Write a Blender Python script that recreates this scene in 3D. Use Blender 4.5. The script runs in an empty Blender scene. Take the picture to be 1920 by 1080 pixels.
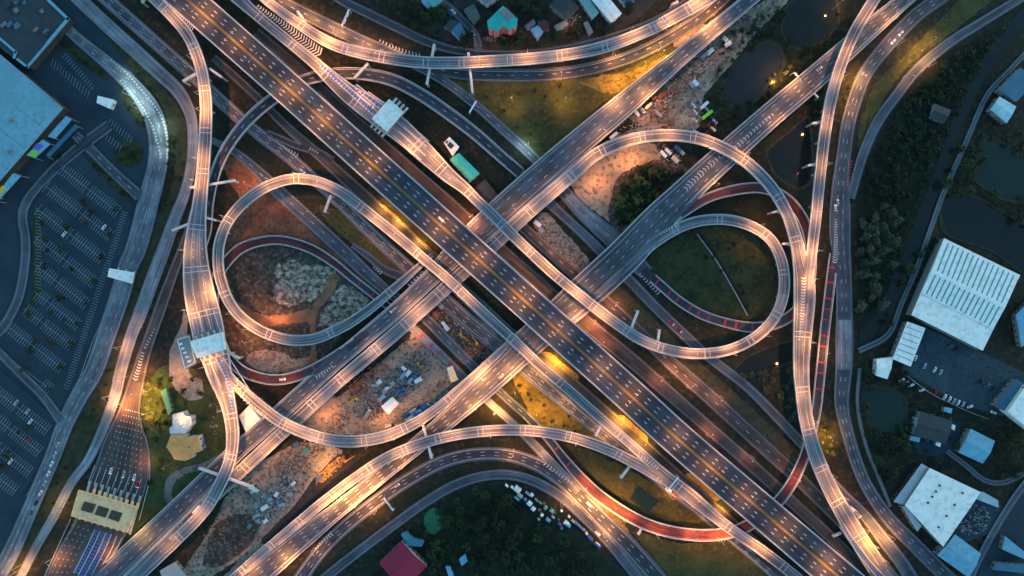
import bpy, bmesh, math, random
import numpy as np
from mathutils import Vector, Matrix
random.seed(7); np.random.seed(7)
scene = bpy.context.scene
COL = scene.collection
# ------------------------------------------------------------------ camera, sky, sun, exposure
CAMH, S = 512.0, 0.4            # drone height above ground (m), metres per photo pixel at ground level
cam = bpy.data.cameras.new('camera'); cam.sensor_width = 36; cam.lens = 24; cam.clip_end = 6000; cam.clip_start = 1
camo = bpy.data.objects.new('camera', cam); COL.objects.link(camo); camo.location = (0, 0, CAMH); scene.camera = camo
w = bpy.data.worlds.new('World'); scene.world = w; w.use_nodes = True
nt = w.node_tree; bgn = nt.nodes['Background']
SUN_EL, SUN_ROT = math.radians(1.5), math.radians(70)
sky = nt.nodes.new('ShaderNodeTexSky'); sky.sky_type = 'NISHITA'; sky.sun_disc = False
sky.sun_elevation = SUN_EL; sky.sun_rotation = SUN_ROT; sky.ozone_density = 2.6; sky.air_density = 1.0; sky.dust_density = 0.2
tint = nt.nodes.new('ShaderNodeMix'); tint.data_type = 'RGBA'; tint.blend_type = 'MULTIPLY'; tint.inputs['Factor'].default_value = 1; tint.inputs['B'].default_value = (1.0, 1.14, 1.0, 1)
nt.links.new(sky.outputs[0], tint.inputs['A']); nt.links.new(tint.outputs['Result'], bgn.inputs[0]); bgn.inputs[1].default_value = 0.15
sl = bpy.data.lights.new('sun', 'SUN'); sl.energy = 0.08; sl.angle = math.radians(15); sl.color = (1, .9, .8)
so = bpy.data.objects.new('sun', sl); COL.objects.link(so)
sd = Vector((math.sin(SUN_ROT)*math.cos(SUN_EL), math.cos(SUN_ROT)*math.cos(SUN_EL), math.sin(SUN_EL)+.15))
so.rotation_euler = (-sd).to_track_quat('-Z', 'Y').to_euler(); so.location = (0, 0, 300)
vs = scene.view_settings; vs.view_transform = 'Standard'; vs.look = 'None'; vs.gamma = 1; vs.use_curve_mapping = False
vs.exposure = 3.25
LAMP_K = 1.12                   # scales every lamp
cy = scene.cycles; cy.use_denoising = True; cy.max_bounces = 4; cy.diffuse_bounces = 2; cy.glossy_bounces = 2
cy.transmission_bounces = 2; cy.sample_clamp_indirect = 4; cy.use_light_tree = True
# ------------------------------------------------------------------ helpers
def P(px, py, z=0.0):
    k = S*(CAMH-z)/CAMH
    return Vector(((px-960)*k, (540-py)*k, z))
OFF = {}
def link(o, parent=None):
    COL.objects.link(o)
    if parent is not None: o.parent = parent
    return o
def tag(o, label=None, cat=None, group=None, kind=None):
    if label: o['label'] = label
    if cat: o['category'] = cat
    if group: o['group'] = group
    if kind: o['kind'] = kind
    return o
def thing(name, label, cat, loc=(0, 0, 0), group=None, rz=0):
    o = link(bpy.data.objects.new(name, None)); o.location = loc; o.rotation_euler = (0, 0, rz); o.empty_display_size = 1
    OFF[o] = Vector(loc)
    return tag(o, label, cat, group)
class MB:
    def __init__(s): s.v = []; s.f = []; s.mi = []; s.uv = []
    def add(s, vs_, fs, mi=0, uvs=None):
        b = len(s.v); s.v += [tuple(v) for v in vs_]
        for k, f in enumerate(fs):
            s.f.append(tuple(b+i for i in f)); s.mi.append(mi)
            s.uv.append(uvs[k] if uvs else None)
        return s
    def box(s, c, sz, rz=0, mi=0, taper=1.0, tilt=None):
        x, y, z = sz[0]/2, sz[1]/2, sz[2]/2
        vv = [(-x, -y, -z), (x, -y, -z), (x, y, -z), (-x, y, -z), (-x*taper, -y*taper, z), (x*taper, -y*taper, z), (x*taper, y*taper, z), (-x*taper, y*taper, z)]
        m = Matrix.Rotation(rz, 3, 'Z')
        if tilt is not None: m = m @ tilt
        c = Vector(c)
        s.add([m @ Vector(v) + c for v in vv], [(3, 2, 1, 0), (4, 5, 6, 7), (0, 1, 5, 4), (1, 2, 6, 5), (2, 3, 7, 6), (3, 0, 4, 7)], mi)
        return s
    def tube(s, a, b, r0, r1=None, n=8, mi=0):
        a, b = Vector(a), Vector(b); r1 = r0 if r1 is None else r1
        d = (b-a).normalized(); u = d.orthogonal().normalized(); w_ = d.cross(u)
        vv = []
        for p, r in ((a, r0), (b, r1)):
            for k in range(n):
                t = 2*math.pi*k/n; vv.append(p+u*r*math.cos(t)+w_*r*math.sin(t))
        fs = [(k, (k+1) % n, n+(k+1) % n, n+k) for k in range(n)] + [tuple(range(n-1, -1, -1)), tuple(range(n, 2*n))]
        s.add(vv, fs, mi); return s
    def prism(s, poly, z0, z1, mi=0, mtop=None):
        n = len(poly); ar = sum(poly[i][0]*poly[(i+1) % n][1]-poly[(i+1) % n][0]*poly[i][1] for i in range(n))
        if ar < 0: poly = poly[::-1]
        vv = [(p[0], p[1], z0) for p in poly] + [(p[0], p[1], z1) for p in poly]
        s.add(vv, [(k, (k+1) % n, n+(k+1) % n, n+k) for k in range(n)] + [tuple(range(n-1, -1, -1))], mi)
        s.add([(p[0], p[1], z1) for p in poly], [tuple(range(n))], mi if mtop is None else mtop); return s
    def build(s, name, mats, parent=None, smooth=False):
        if not isinstance(mats, (list, tuple)): mats = [mats]
        off = Vector((0, 0, 0)); q = parent
        while q is not None:
            if q in OFF: off = OFF[q]; break
            q = q.parent
        me = bpy.data.meshes.new(name)
        me.from_pydata([(v[0]-off.x, v[1]-off.y, v[2]-off.z) for v in s.v], [], s.f)
        for m in mats: me.materials.append(m)
        if any(s.mi): me.polygons.foreach_set('material_index', s.mi)
        if any(u is not None for u in s.uv):
            ul = me.uv_layers.new(name='UVMap'); k = 0
            for p, u in zip(me.polygons, s.uv):
                for j in range(p.loop_total):
                    ul.data[p.loop_start+j].uv = u[j] if u else (0, 0)
        if smooth: me.polygons.foreach_set('use_smooth', [True]*len(me.polygons))
        me.update()
        return link(bpy.data.objects.new(name, me), parent)
def copy_tree(o, parent=None):
    c = o.copy(); COL.objects.link(c)
    if parent is not None: c.parent = parent
    for ch in KIDS.get(o, ()): copy_tree(ch, c)
    return c
KIDS = {}
def proto_done(root):
    def rec(o):
        KIDS[o] = [x for x in bpy.data.objects if x.parent == o]
        for x in KIDS[o]: rec(x)
    rec(root)
# ------------------------------------------------------------------ materials
MATS = {}
def M(name, c1, c2=None, scale=.15, rough=.85, bump=0, metal=0, lo=.35, hi=.65, detail=8, scale2=None, c3=None, emit=None, es=0, coord='pos', rnd=0):
    if name in MATS: return MATS[name]
    m = bpy.data.materials.new(name); m.use_nodes = True; t = m.node_tree; b = t.nodes['Principled BSDF']
    b.inputs['Roughness'].default_value = rough; b.inputs['Metallic'].default_value = metal
    b.inputs['Specular IOR Level'].default_value = .25
    b.inputs['Base Color'].default_value = (*c1, 1)
    L = t.links.new
    if c2 is not None:
        g = t.nodes.new('ShaderNodeNewGeometry') if coord == 'pos' else t.nodes.new('ShaderNodeTexCoord')
        vec = g.outputs['Position'] if coord == 'pos' else g.outputs['Object']
        n = t.nodes.new('ShaderNodeTexNoise'); n.inputs['Scale'].default_value = scale; n.inputs['Detail'].default_value = detail; n.inputs['Roughness'].default_value = .65
        L(vec, n.inputs['Vector'])
        r = t.nodes.new('ShaderNodeValToRGB'); r.color_ramp.elements[0].position = lo; r.color_ramp.elements[1].position = hi
        r.color_ramp.elements[0].color = (*c1, 1); r.color_ramp.elements[1].color = (*c2, 1)
        L(n.outputs['Fac'], r.inputs['Fac']); out = r.outputs['Color']
        if c3 is not None:
            n2 = t.nodes.new('ShaderNodeTexNoise'); n2.inputs['Scale'].default_value = scale2 or scale*7; n2.inputs['Detail'].default_value = 5
            L(vec, n2.inputs['Vector'])
            mr = t.nodes.new('ShaderNodeMapRange'); mr.inputs[1].default_value = .5; mr.inputs[2].default_value = .66; L(n2.outputs['Fac'], mr.inputs[0])
            mx = t.nodes.new('ShaderNodeMix'); mx.data_type = 'RGBA'; L(mr.outputs[0], mx.inputs['Factor']); L(out, mx.inputs['A']); mx.inputs['B'].default_value = (*c3, 1)
            out = mx.outputs['Result']
        if rnd:
            oi = t.nodes.new('ShaderNodeObjectInfo'); hs = t.nodes.new('ShaderNodeHueSaturation')
            mr = t.nodes.new('ShaderNodeMapRange'); mr.inputs[3].default_value = 1-rnd; mr.inputs[4].default_value = 1+rnd; L(oi.outputs['Random'], mr.inputs[0])
            L(mr.outputs[0], hs.inputs['Value']); L(out, hs.inputs['Color'])
            mr2 = t.nodes.new('ShaderNodeMapRange'); mr2.inputs[3].default_value = .47; mr2.inputs[4].default_value = .53
            ma = t.nodes.new('ShaderNodeMath'); ma.operation = 'FRACT'; mu = t.nodes.new('ShaderNodeMath'); mu.operation = 'MULTIPLY'; mu.inputs[1].default_value = 7.3
            L(oi.outputs['Random'], mu.inputs[0]); L(mu.outputs[0], ma.inputs[0]); L(ma.outputs[0], mr2.inputs[0]); L(mr2.outputs[0], hs.inputs['Hue'])
            out = hs.outputs['Color']
        L(out, b.inputs['Base Color'])
        if bump:
            bp = t.nodes.new('ShaderNodeBump'); bp.inputs['Strength'].default_value = bump; bp.inputs['Distance'].default_value = .3
            L(n.outputs['Fac'], bp.inputs['Height']); L(bp.outputs['Normal'], b.inputs['Normal'])
    if emit: b.inputs['Emission Color'].default_value = (*emit, 1); b.inputs['Emission Strength'].default_value = es
    MATS[name] = m; return m
def road_mat(name, c, var=.45, patch=.3):
    """asphalt or concrete deck: wear and painted light-trail streaks along the lanes (UV: u across, v along, metres), slab-to-slab tone, patches"""
    m = bpy.data.materials.new(name); m.use_nodes = True; t = m.node_tree; b = t.nodes['Principled BSDF']; L = t.links.new
    b.inputs['Roughness'].default_value = .72; b.inputs['Specular IOR Level'].default_value = .3
    uv = t.nodes.new('ShaderNodeUVMap'); mp = t.nodes.new('ShaderNodeMapping'); mp.inputs['Scale'].default_value = (.6, .014, 1); L(uv.outputs[0], mp.inputs[0])
    n = t.nodes.new('ShaderNodeTexNoise'); n.inputs['Scale'].default_value = 1; n.inputs['Detail'].default_value = 6; n.inputs['Roughness'].default_value = .7; L(mp.outputs[0], n.inputs['Vector'])
    mr = t.nodes.new('ShaderNodeMapRange'); mr.inputs[1].default_value = .34; mr.inputs[2].default_value = .68; mr.inputs[3].default_value = 1-var; mr.inputs[4].default_value = 1+var*1.25; L(n.outputs['Fac'], mr.inputs[0])
    g = t.nodes.new('ShaderNodeNewGeometry'); n2 = t.nodes.new('ShaderNodeTexNoise'); n2.inputs['Scale'].default_value = .06; n2.inputs['Detail'].default_value = 6; L(g.outputs['Position'], n2.inputs['Vector'])
    mr2 = t.nodes.new('ShaderNodeMapRange'); mr2.inputs[1].default_value = .3; mr2.inputs[2].default_value = .7; mr2.inputs[3].default_value = 1-patch; mr2.inputs[4].default_value = 1+patch; L(n2.outputs['Fac'], mr2.inputs[0])
    sx = t.nodes.new('ShaderNodeSeparateXYZ'); L(uv.outputs[0], sx.inputs[0])
    dv = t.nodes.new('ShaderNodeMath'); dv.operation = 'DIVIDE'; dv.inputs[1].default_value = 27; L(sx.outputs['Y'], dv.inputs[0])
    fl = t.nodes.new('ShaderNodeMath'); fl.operation = 'FLOOR'; L(dv.outputs[0], fl.inputs[0])
    wn = t.nodes.new('ShaderNodeTexWhiteNoise'); wn.noise_dimensions = '1D'; L(fl.outputs[0], wn.inputs['W'])
    mr3 = t.nodes.new('ShaderNodeMapRange'); mr3.inputs[3].default_value = .85; mr3.inputs[4].default_value = 1.18; L(wn.outputs['Value'], mr3.inputs[0])
    cu = t.nodes.new('ShaderNodeVectorMath'); cu.operation = 'DIVIDE'; cu.inputs[1].default_value = (3.5, 15, 1); L(uv.outputs[0], cu.inputs[0])
    cf = t.nodes.new('ShaderNodeVectorMath'); cf.operation = 'FLOOR'; L(cu.outputs[0], cf.inputs[0])
    w2 = t.nodes.new('ShaderNodeTexWhiteNoise'); w2.noise_dimensions = '2D'; L(cf.outputs[0], w2.inputs['Vector'])
    m4 = t.nodes.new('ShaderNodeMapRange'); m4.interpolation_type = 'STEPPED'; m4.inputs['Steps'].default_value = 5; m4.inputs[3].default_value = .82; m4.inputs[4].default_value = 1.14; L(w2.outputs['Value'], m4.inputs[0])
    pm = t.nodes.new('ShaderNodeMath'); pm.operation = 'MULTIPLY'; L(m4.outputs[0], pm.inputs[0]); L(mr2.outputs[0], pm.inputs[1]); mr2 = pm
    a = t.nodes.new('ShaderNodeMath'); a.operation = 'MULTIPLY'; L(mr.outputs[0], a.inputs[0]); L(mr2.outputs[0], a.inputs[1])
    a2 = t.nodes.new('ShaderNodeMath'); a2.operation = 'MULTIPLY'; L(a.outputs[0], a2.inputs[0]); L(mr3.outputs[0], a2.inputs[1])
    vm = t.nodes.new('ShaderNodeVectorMath'); vm.operation = 'SCALE'; vm.inputs[0].default_value = c; L(a2.outputs[0], vm.inputs['Scale'])
    L(vm.outputs[0], b.inputs['Base Color']); MATS[name] = m; return m
asphalt = road_mat('asphalt', (.03, .037, .05))
asphalt_light = road_mat('worn asphalt', (.055, .065, .082))
concrete_road = road_mat('concrete road', (.105, .118, .138), .6)  # stronger streaks: wear plus pale light trails painted into the deck
pale_road = road_mat('pale concrete road', (.15, .165, .185), .55)
red_road = road_mat('red surfacing', (.085, .02, .024), .7, .5)
brown_road = road_mat('dusty asphalt', (.058, .046, .042))
concrete = M('concrete', (.22, .21, .2), (.34, .33, .31), .5)
kerb_m = M('kerb concrete', (.1, .11, .12), (.17, .18, .19), .5)
parapet_m = M('parapet concrete', (.34, .34, .34), (.48, .475, .47), .4)
parapet_main = M('bright parapet concrete', (.5, .5, .52), (.66, .66, .68), .4)
paint = M('white road paint', (.48, .49, .5), (.24, .25, .26), 1.2)
yellow_paint = M('yellow road paint', (.28, .19, .06), (.2, .13, .04), 1.0)
blue_paint = M('blue road paint', (.02, .09, .4), (.03, .14, .45), 1.0)
red_paint = M('red road paint', (.45, .03, .05), (.35, .03, .05), 1.0)
steel = M('galvanised steel', (.35, .36, .38), (.45, .46, .48), 2, .5, metal=.3)
white_metal = M('white painted metal', (.75, .76, .78), (.66, .68, .7), 1.2, .5)
dark_metal = M('dark metal', (.03, .03, .035), (.05, .05, .055), 2, .5)
glass_m = M('dark glass', (.01, .012, .016), rough=.1)
rubber = M('tyre rubber', (.012, .012, .013))
lamp_glow = M('lamp glow', (1, .8, .6), emit=(1, .72, .45), es=18)
lamp_white = M('white lamp glow', (1, 1, 1), emit=(.85, .95, 1), es=18)
head_glow = M('headlight glow', (1, 1, .9), emit=(1, .95, .8), es=.5)
tail_glow = M('tail light glow', (.6, 0, 0), emit=(1, .05, .08), es=.4)
leaf = M('leaves', (.003, .008, .004), (.028, .05, .014), .9, coord='obj', rnd=.6, rough=.6)
leaf_dry = M('dry leaves', (.06, .06, .02), (.12, .1, .035), .9, coord='obj', rnd=.3)
leaf_olive_lit = M('olive and lamplit leaves', (.05, .055, .01), (.2, .19, .04), .9, coord='obj', rnd=.4, rough=.6)  # olive bushes; on lit trees the lamplight is put into this paler colour
leaf_grey = M('grey green leaves', (.03, .042, .026), (.085, .1, .058), .7, coord='obj', rnd=.2)
bark = M('bark', (.05, .035, .025), (.08, .06, .04), 2)
# ------------------------------------------------------------------ roads: traced centre lines (photo pixel, width in pixels, height in metres)
def cr(pts, n=10):
    """Catmull-Rom through rows of numbers, about n pixels per step"""
    a = np.array(pts, float); out = []
    ext = np.vstack([2*a[0]-a[1], a, 2*a[-1]-a[-2]])
    for i in range(1, len(ext)-2):
        p0, p1, p2, p3 = ext[i-1], ext[i], ext[i+1], ext[i+2]
        k = max(2, int(np.hypot(*(p2-p1)[:2])/n))
        for t in np.arange(k)/k:
            out.append(.5*((2*p1)+(-p0+p2)*t+(2*p0-5*p1+4*p2-p3)*t*t+(-p0+3*p1-3*p2+p3)*t**3))
    out.append(a[-1]); return np.array(out)
ROADS = {}
def road(key, pts, w0=None, z0=0, kind='ground', mat='asphalt', lanes=2, label=None, dash=True, para=True, joint=0, name=None, edge=True):
    """pts rows: (x,y) or (x,y,w) or (x,y,w,z); missing values are carried on"""
    rows = []; w_, z_ = w0, z0
    for p in pts:
        if len(p) > 2: w_ = p[2]
        if len(p) > 3: z_ = p[3]
        rows.append((p[0], p[1], w_, z_))
    # heights are given where listed; interpolate between listed heights
    idx = [i for i, p in enumerate(pts) if len(p) > 3]
    if idx:
        zz = np.interp(range(len(rows)), idx, [pts[i][3] for i in idx]); rows = [(r[0], r[1], r[2], z) for r, z in zip(rows, zz)]
    idx = [i for i, p in enumerate(pts) if len(p) > 2]
    if idx:
        ww = np.interp(range(len(rows)), idx, [pts[i][2] for i in idx]); rows = [(r[0], r[1], w__, r[3]) for r, w__ in zip(rows, ww)]
    a = cr(rows, 9)
    i = len(ROADS)
    a[:, 3] = a[:, 3]+(.5+.012*i if kind == 'ground' else .01*i)
    c = np.array([P(*r[[0, 1, 3]]) for r in a])
    d = np.gradient(c[:, :2], axis=0); d /= np.linalg.norm(d, axis=1)[:, None]+1e-9
    nrm = np.stack([-d[:, 1], d[:, 0]], 1)          # left of travel
    hw = a[:, 2]*S/2*(CAMH-a[:, 3])/CAMH
    s = np.concatenate([[0], np.cumsum(np.linalg.norm(np.diff(c[:, :2], axis=0), axis=1))])
    ROADS[key] = dict(key=key, px=a, c=c, d=d, n=nrm, hw=hw, s=s, kind=kind, mat=mat, lanes=lanes, label=label, dash=dash, para=para, joint=joint, i=i, edge=edge, name=name)
# ---- ground level
road('west service road', [(110,-40,24),(150,0),(200,47,25),(250,92),(300,138,25),(335,172,24),(357,215,20),(362,260,19),(358,310,18),(347,360,19),(328,410,22),(310,460,24),(291,510,25),(273,560,25),(258,600,24),(247,627,22),(227,693,21),(217,737,20),(200,787,18),(167,860,16),(133,907,16),(100,970,16),(67,1027,15),(35,1090,15)], mat='pale concrete road', dash=False, lanes=2)
road('toll approach road', [(362,395,9),(350,440,12),(335,485,15),(318,530,18),(301,577,20),(284,625,20),(268,672,22),(256,715,27),(243,770,38),(238,805,62),(236,835,86),(232,870,98),(222,907,102),(205,950,102),(182,1000,95),(150,1050,88),(120,1110,84)], mat='dusty asphalt', lanes=8, dash=True)
road('northwest frontage road', [(140,-55,24),(202,0),(260,52),(320,105),(380,158),(420,195,23),(455,226,22),(490,255,22),(540,293,22),(590,337,21),(623,366,22),(690,432,22),(763,500,24),(830,560,28),(880,605,30),(930,645,28),(1000,705,26),(1060,757,22),(1130,815,20),(1190,865,18),(1240,905,17),(1300,950,16),(1360,1000,16),(1420,1050,16),(1470,1095,16)], lanes=3, mat='worn asphalt')
road('expressway side road', [(400,108,13),(440,143,14),(490,190,14),(540,240,16),(600,292,18),(660,347,22),(720,405,26),(780,462,26),(840,522,26),(900,578,28),(960,635,30),(1040,697,30),(1120,765,28),(1200,835,28),(1280,905,26),(1360,975,26),(1440,1045,26),(1500,1100,26)], mat='dusty asphalt', lanes=2, dash=False)
road('south frontage lane', [(395,262,10),(440,285,14),(480,318,18),(523,360,24),(580,412,24),(640,467,24),(690,515,22),(735,553,18),(790,590,18),(840,640,18),(890,690,17),(945,742,14),(985,778,14)], lanes=2, mat='worn asphalt')
road('frontage link', [(500,248,10),(530,262,12),(560,275,12),(600,286,11),(625,300,10)], lanes=1, dash=False)
road('turnaround lane', [(660,460,8),(690,480,12),(720,505,14),(755,520,16),(800,545,14)], lanes=1, dash=False)
road('northeast frontage road', [(470,-28,22),(520,0,22),(600,40),(680,78,22),(760,112,18),(830,150,16),(890,195),(940,240),(990,285,17),(1030,328,18),(1065,368,24),(1100,405,28),(1145,445,32),(1190,490,32),(1212,512,26)], lanes=2, mat='worn asphalt')
road('lower arc road', [(745,102,14),(790,120,18),(830,132,20),(880,139,22),(950,141,22),(1020,140,22),(1090,132,22),(1160,114,22),(1220,89,22),(1280,55,22),(1330,20,22),(1390,-35,22)], mat='asphalt', lanes=2)
road('village edge road', [(595,-35,16),(640,0,16),(690,25,16),(745,52,16),(800,78,15),(865,96,13),(960,101,11),(1060,90,10),(1150,67,9),(1230,36,9),(1290,0,9)], lanes=2, dash=False)
road('inner frontage road', [(960,312,20),(980,330,20),(1030,380,18),(1060,408,16),(1100,445,17),(1130,475,18),(1180,525,18),(1230,577,18),(1280,625,18),(1330,670,17),(1400,725,16),(1450,775,17),(1500,828,17),(1550,880,14)], lanes=2, dash=False, mat='worn asphalt')
road('brown frontage road', [(930,375,18),(960,405,18),(990,435,19),(1075,512,20),(1140,570,22),(1205,630,22),(1260,682,24),(1320,735,26),(1380,790,26),(1440,845,26),(1500,900,24),(1560,960,22),(1620,1020,20),(1680,1090,20)], mat='dusty asphalt', lanes=2)
road('north underpass road', [(480,60,16),(540,112,18),(640,203,20),(740,292,22),(800,345,24),(870,407,24),(930,460,22),(1010,530,22),(1060,575,24),(1100,607,26),(1180,672,26),(1260,742,24),(1340,812,22),(1420,882,22),(1500,955,20),(1560,1010,20),(1640,1090,20)], mat='dusty asphalt', lanes=2, dash=False)
road('south arc road', [(560,1090,26),(600,1035,24),(650,985,24),(713,935,24),(770,897,24),(830,866,24),(890,852,23),(950,853,23),(1000,868,24),(1050,898,26),(1090,935,28),(1130,975,30),(1180,1025,32),(1240,1092,32)], lanes=3)
road('outer south arc road', [(575,1115,17),(620,1075,17),(680,1028),(740,983),(800,940),(850,911),(900,894),(950,890),(1000,902),(1050,930),(1095,970),(1140,1015),(1205,1095)], mat='worn asphalt', lanes=2, dash=False)
road('slip road to the arc', [(770,612,15),(790,630,15),(830,668),(870,707),(915,752,13),(955,788,13),(1000,832,15),(1030,864,16),(1065,900,16),(1085,922,14)], mat='concrete road', lanes=1, dash=False)
road('east main road', [(1800,-30,25),(1757,0,25),(1713,33,25),(1653,97,25),(1620,143,25),(1603,187,25),(1590,233,25),(1583,283,25),(1577,330,28),(1576,362,34),(1575,400,38),(1575,440,38),(1578,480,34),(1582,530,29),(1583,580,29),(1583,640,32),(1582,693,30),(1578,753,26),(1587,803,22),(1607,870,22),(1630,920,22),(1667,973,24),(1713,1020,26),(1760,1067,26),(1800,1105,26)], lanes=3, mat='worn asphalt')
road('east slip road', [(1950,-28,15),(1905,2,15),(1840,42,16),(1780,80,17),(1720,130,18),(1680,180,18),(1645,230,18),(1620,285,17),(1606,330,16),(1595,372,14)], mat='worn asphalt', lanes=1, dash=False)
road('southeast slip road', [(1530,865,8),(1550,890,13),(1580,925,16),(1620,965,18),(1655,1010,22),(1690,1055,24),(1715,1095,24)], mat='worn asphalt', lanes=2, dash=False)
road('mall road', [(95,15,16),(133,60,18),(170,92,20),(207,123,24),(255,168,30),(285,212,36),(297,260,36),(295,310,36),(283,360,38),(257,460,38),(240,500,36),(223,560,36),(200,627,34),(177,693,34),(150,740,32),(123,793,30),(100,853,28),(77,907,28),(50,970,28),(20,1037,30),(-10,1090,30)], mat='concrete road', lanes=3)
road('mall inner road', [(75,345,15),(52,375,16),(42,405,16),(48,450,16),(46,500,16),(34,560,16),(8,610,16),(-25,645,16)], mat='worn asphalt', lanes=1, dash=False)
road('mall cross road', [(140,252,15),(167,277,17),(215,325,17),(262,368,20)], mat='worn asphalt', lanes=2)
road('parking cross road', [(-15,648,14),(40,702,15),(80,742,15),(115,790,17)], mat='worn asphalt', lanes=1, dash=False)
road('mall loading road', [(205,235,20),(160,268,20),(110,310,18),(75,345,16)], mat='asphalt', lanes=1, dash=False)
road('village lane', [(790,-20,12),(838,10,12),(870,40,12),(893,68,12),(897,98,13)], mat='worn asphalt', lanes=1, dash=False)
road('canal service lane', [(1925,98,8),(1890,135,8),(1850,180,8),(1810,270,8),(1770,360,8),(1745,430,8),(1720,500,8),(1690,570,8),(1665,628,9),(1610,658,9)], mat='worn asphalt', lanes=1, dash=False)
road('lane behind the warehouse', [(1775,845,8),(1810,872,8),(1845,900,8),(1880,905,8),(1915,890,8),(1945,870,8)], mat='asphalt', lanes=1, dash=False)
road('lane beside the scrapyard', [(1940,885,12),(1905,930,12),(1870,985,12),(1840,1040,12),(1815,1095,12)], mat='worn asphalt', lanes=1, dash=False)
road('pond edge path', [(1612,690,5),(1608,760,5),(1622,830,5),(1645,890,5),(1670,950,5)], mat='worn asphalt', lanes=1, dash=False)
# ---- elevated
F = 'fly'
road('main', [(240,-101,62,15),(352,0,61),(525,153,61),(756,360,62),(957,540,62),(1158,720,63),(1272,824,63),(1400,934,64),(1571,1080,66),(1690,1182,66)], kind=F, lanes=0, label='wide eight lane expressway viaduct with a golden median barrier crossing above all other roads', z0=15)
road('northwest carriageway', [(1475,-62,26,8),(1405,0,27,8),(1284,100,32,8),(1178,190,44,8),(1100,255,48),(1024,320,50,8),(934,400,50,8),(865,464,44,8),(805,524,33,8),(740,585,31,8),(640,670,30,7.5),(560,742,31,6.5),(480,815,32,6),(440,850,34,5.5),(330,958,38,4),(235,1048,42,2.5),(165,1115,44,2)], kind=F, mat='worn asphalt', lanes=3, label='dark three lane viaduct passing under the expressway beside the construction yard with the white tent')
road('southeast carriageway', [(1770,-62,28,8),(1695,0,30,8),(1610,73,38,8),(1520,152,44,8),(1440,220,46,8),(1330,318,50,8),(1291,355,52,8),(1230,415,60,8),(1170,480,66,8),(1098,547,66,8),(1015,622,56,8),(960,676,48,8),(900,732,44,8),(820,803,34,7),(720,886,30,6),(635,955,31,5),(560,1015,40,3.5),(500,1065,46,2.5),(435,1120,50,2)], kind=F, mat='worn asphalt', lanes=4, label='broad viaduct with the overhead gantry running past the upper pond and grass loop')
road('service viaduct', [(190,1130,18,2),(250,1078,20,3),(330,1000,22,4),(405,928,22,5),(480,857,24,6),(560,783,24,6.8),(640,711,24,7.5),(740,626,25,8),(847,530,25,8),(905,478,25,8),(963,424,25,8),(1020,373,25,9),(1082,320,24,11),(1120,288,23,12.5),(1180,263,22,14),(1240,254,22,14.5),(1300,258,22,14.5),(1350,275,22,14.5),(1400,305,22,14.5),(1445,350,22,14),(1475,400,22,14),(1492,450,24,14),(1500,490,28,14),(1507,525,38,14),(1508,560,40,14),(1506,600,37,14),(1503,650,32,14),(1502,693,29,14),(1505,740,27,13.5),(1512,790,26,13),(1528,850,27,11.5),(1553,910,29,9),(1583,965,32,7),(1622,1030,36,4),(1665,1095,38,2)], kind=F, mat='concrete road', lanes=2, joint=85, dash=False, label='long curved flyover that arches over the sand lot and sweeps down past the red ramp')
road('east ramp', [(1665,-42,21,12),(1638,0,21,13),(1602,60,21,14),(1575,125,21,14),(1557,190,21,14),(1545,260,21,14),(1537,330,20,14),(1530,400,20,14),(1523,460,20,14),(1516,520,18,14),(1514,560,14,14)], kind=F, mat='concrete road', lanes=2, dash=False, label='slender pale flyover curving down the edge of the dark pond to join the long flyover')
road('east loop', [(400,-50,30,11),(440,-10,26),(480,27,20),(540,77,20),(590,118,22),(620,146,28),(660,180,36),(700,207,44,11),(727,226,46,11),(760,252,42,11),(800,290,36,11.5),(840,328,28,12),(870,352,22,12.5),(895,377,20,13.5),(920,400,20,14),(960,440,20,14),(1000,478,20,14),(1040,515,20,14),(1080,548,20,14),(1120,580,20,14),(1160,610,20,14),(1200,636,20,14),(1250,655,20,13.5),(1310,663,20,13),(1370,655,20,13),(1420,629,20,12),(1455,590,20,11.5),(1470,540,20,11),(1465,490,20,10.5),(1445,450,20,10),(1410,425,20,9.5),(1370,413,20,9),(1330,412,20,8.7),(1290,420,20,8.4),(1250,440,19,8.2),(1210,470,17,8),(1165,510,14,8),(1120,550,10,8)], kind=F, mat='concrete road', lanes=2, joint=75, dash=False, label='loop ramp running from the toll canopy along the expressway around the dark grass field')
road('upper arc', [(460,-35,16,11),(505,5,17),(560,45,19),(613,78,21,11.5),(660,95,22),(720,108,22,13),(790,117,22),(860,118,22,13.5),(940,114,22,13.5),(1000,110,22),(1080,100,22),(1150,83,22,13),(1220,55,22,12),(1270,29,24,11),(1320,0,26,10),(1390,-45,30,9)], kind=F, mat='concrete road', lanes=2, joint=80, dash=False, label='pale arched flyover below the village with the teal roofed pink house')
road('west loop', [(1530,1112,20,8),(1440,1040,20,9),(1360,984,20,10),(1293,929,26,11),(1243,888,20,12),(1193,842,18,13),(1127,785,18,14),(1060,726,18,14),(1010,683,18,14),(967,642,19,14),(903,583,19,14),(838,522,19,14),(800,490,19,14),(757,453,20,14),(707,412,20,14),(648,366,20,14),(620,350,20,14),(585,338,20,13.5),(547,336,20,13),(510,346,20,13),(480,362,20,12.5),(450,387,20,12),(425,420,20,12),(411,460,20,11.5),(410,500,20,11),(416,530,20,10.5),(427,560,20,10),(448,590,20,10),(480,615,20,9.5),(510,629,20,9.2),(540,637,20,9),(570,638,20,8.8),(600,632,20,8.5),(640,614,20,8.2),(663,601,19,8),(700,574,18,8),(740,540,16,8),(775,509,13,8),(810,478,9,8)], kind=F, mat='concrete road', lanes=2, dash=False, joint=120, label='loop ramp with pale parapets circling the bare earth and rubble lot')
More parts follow.
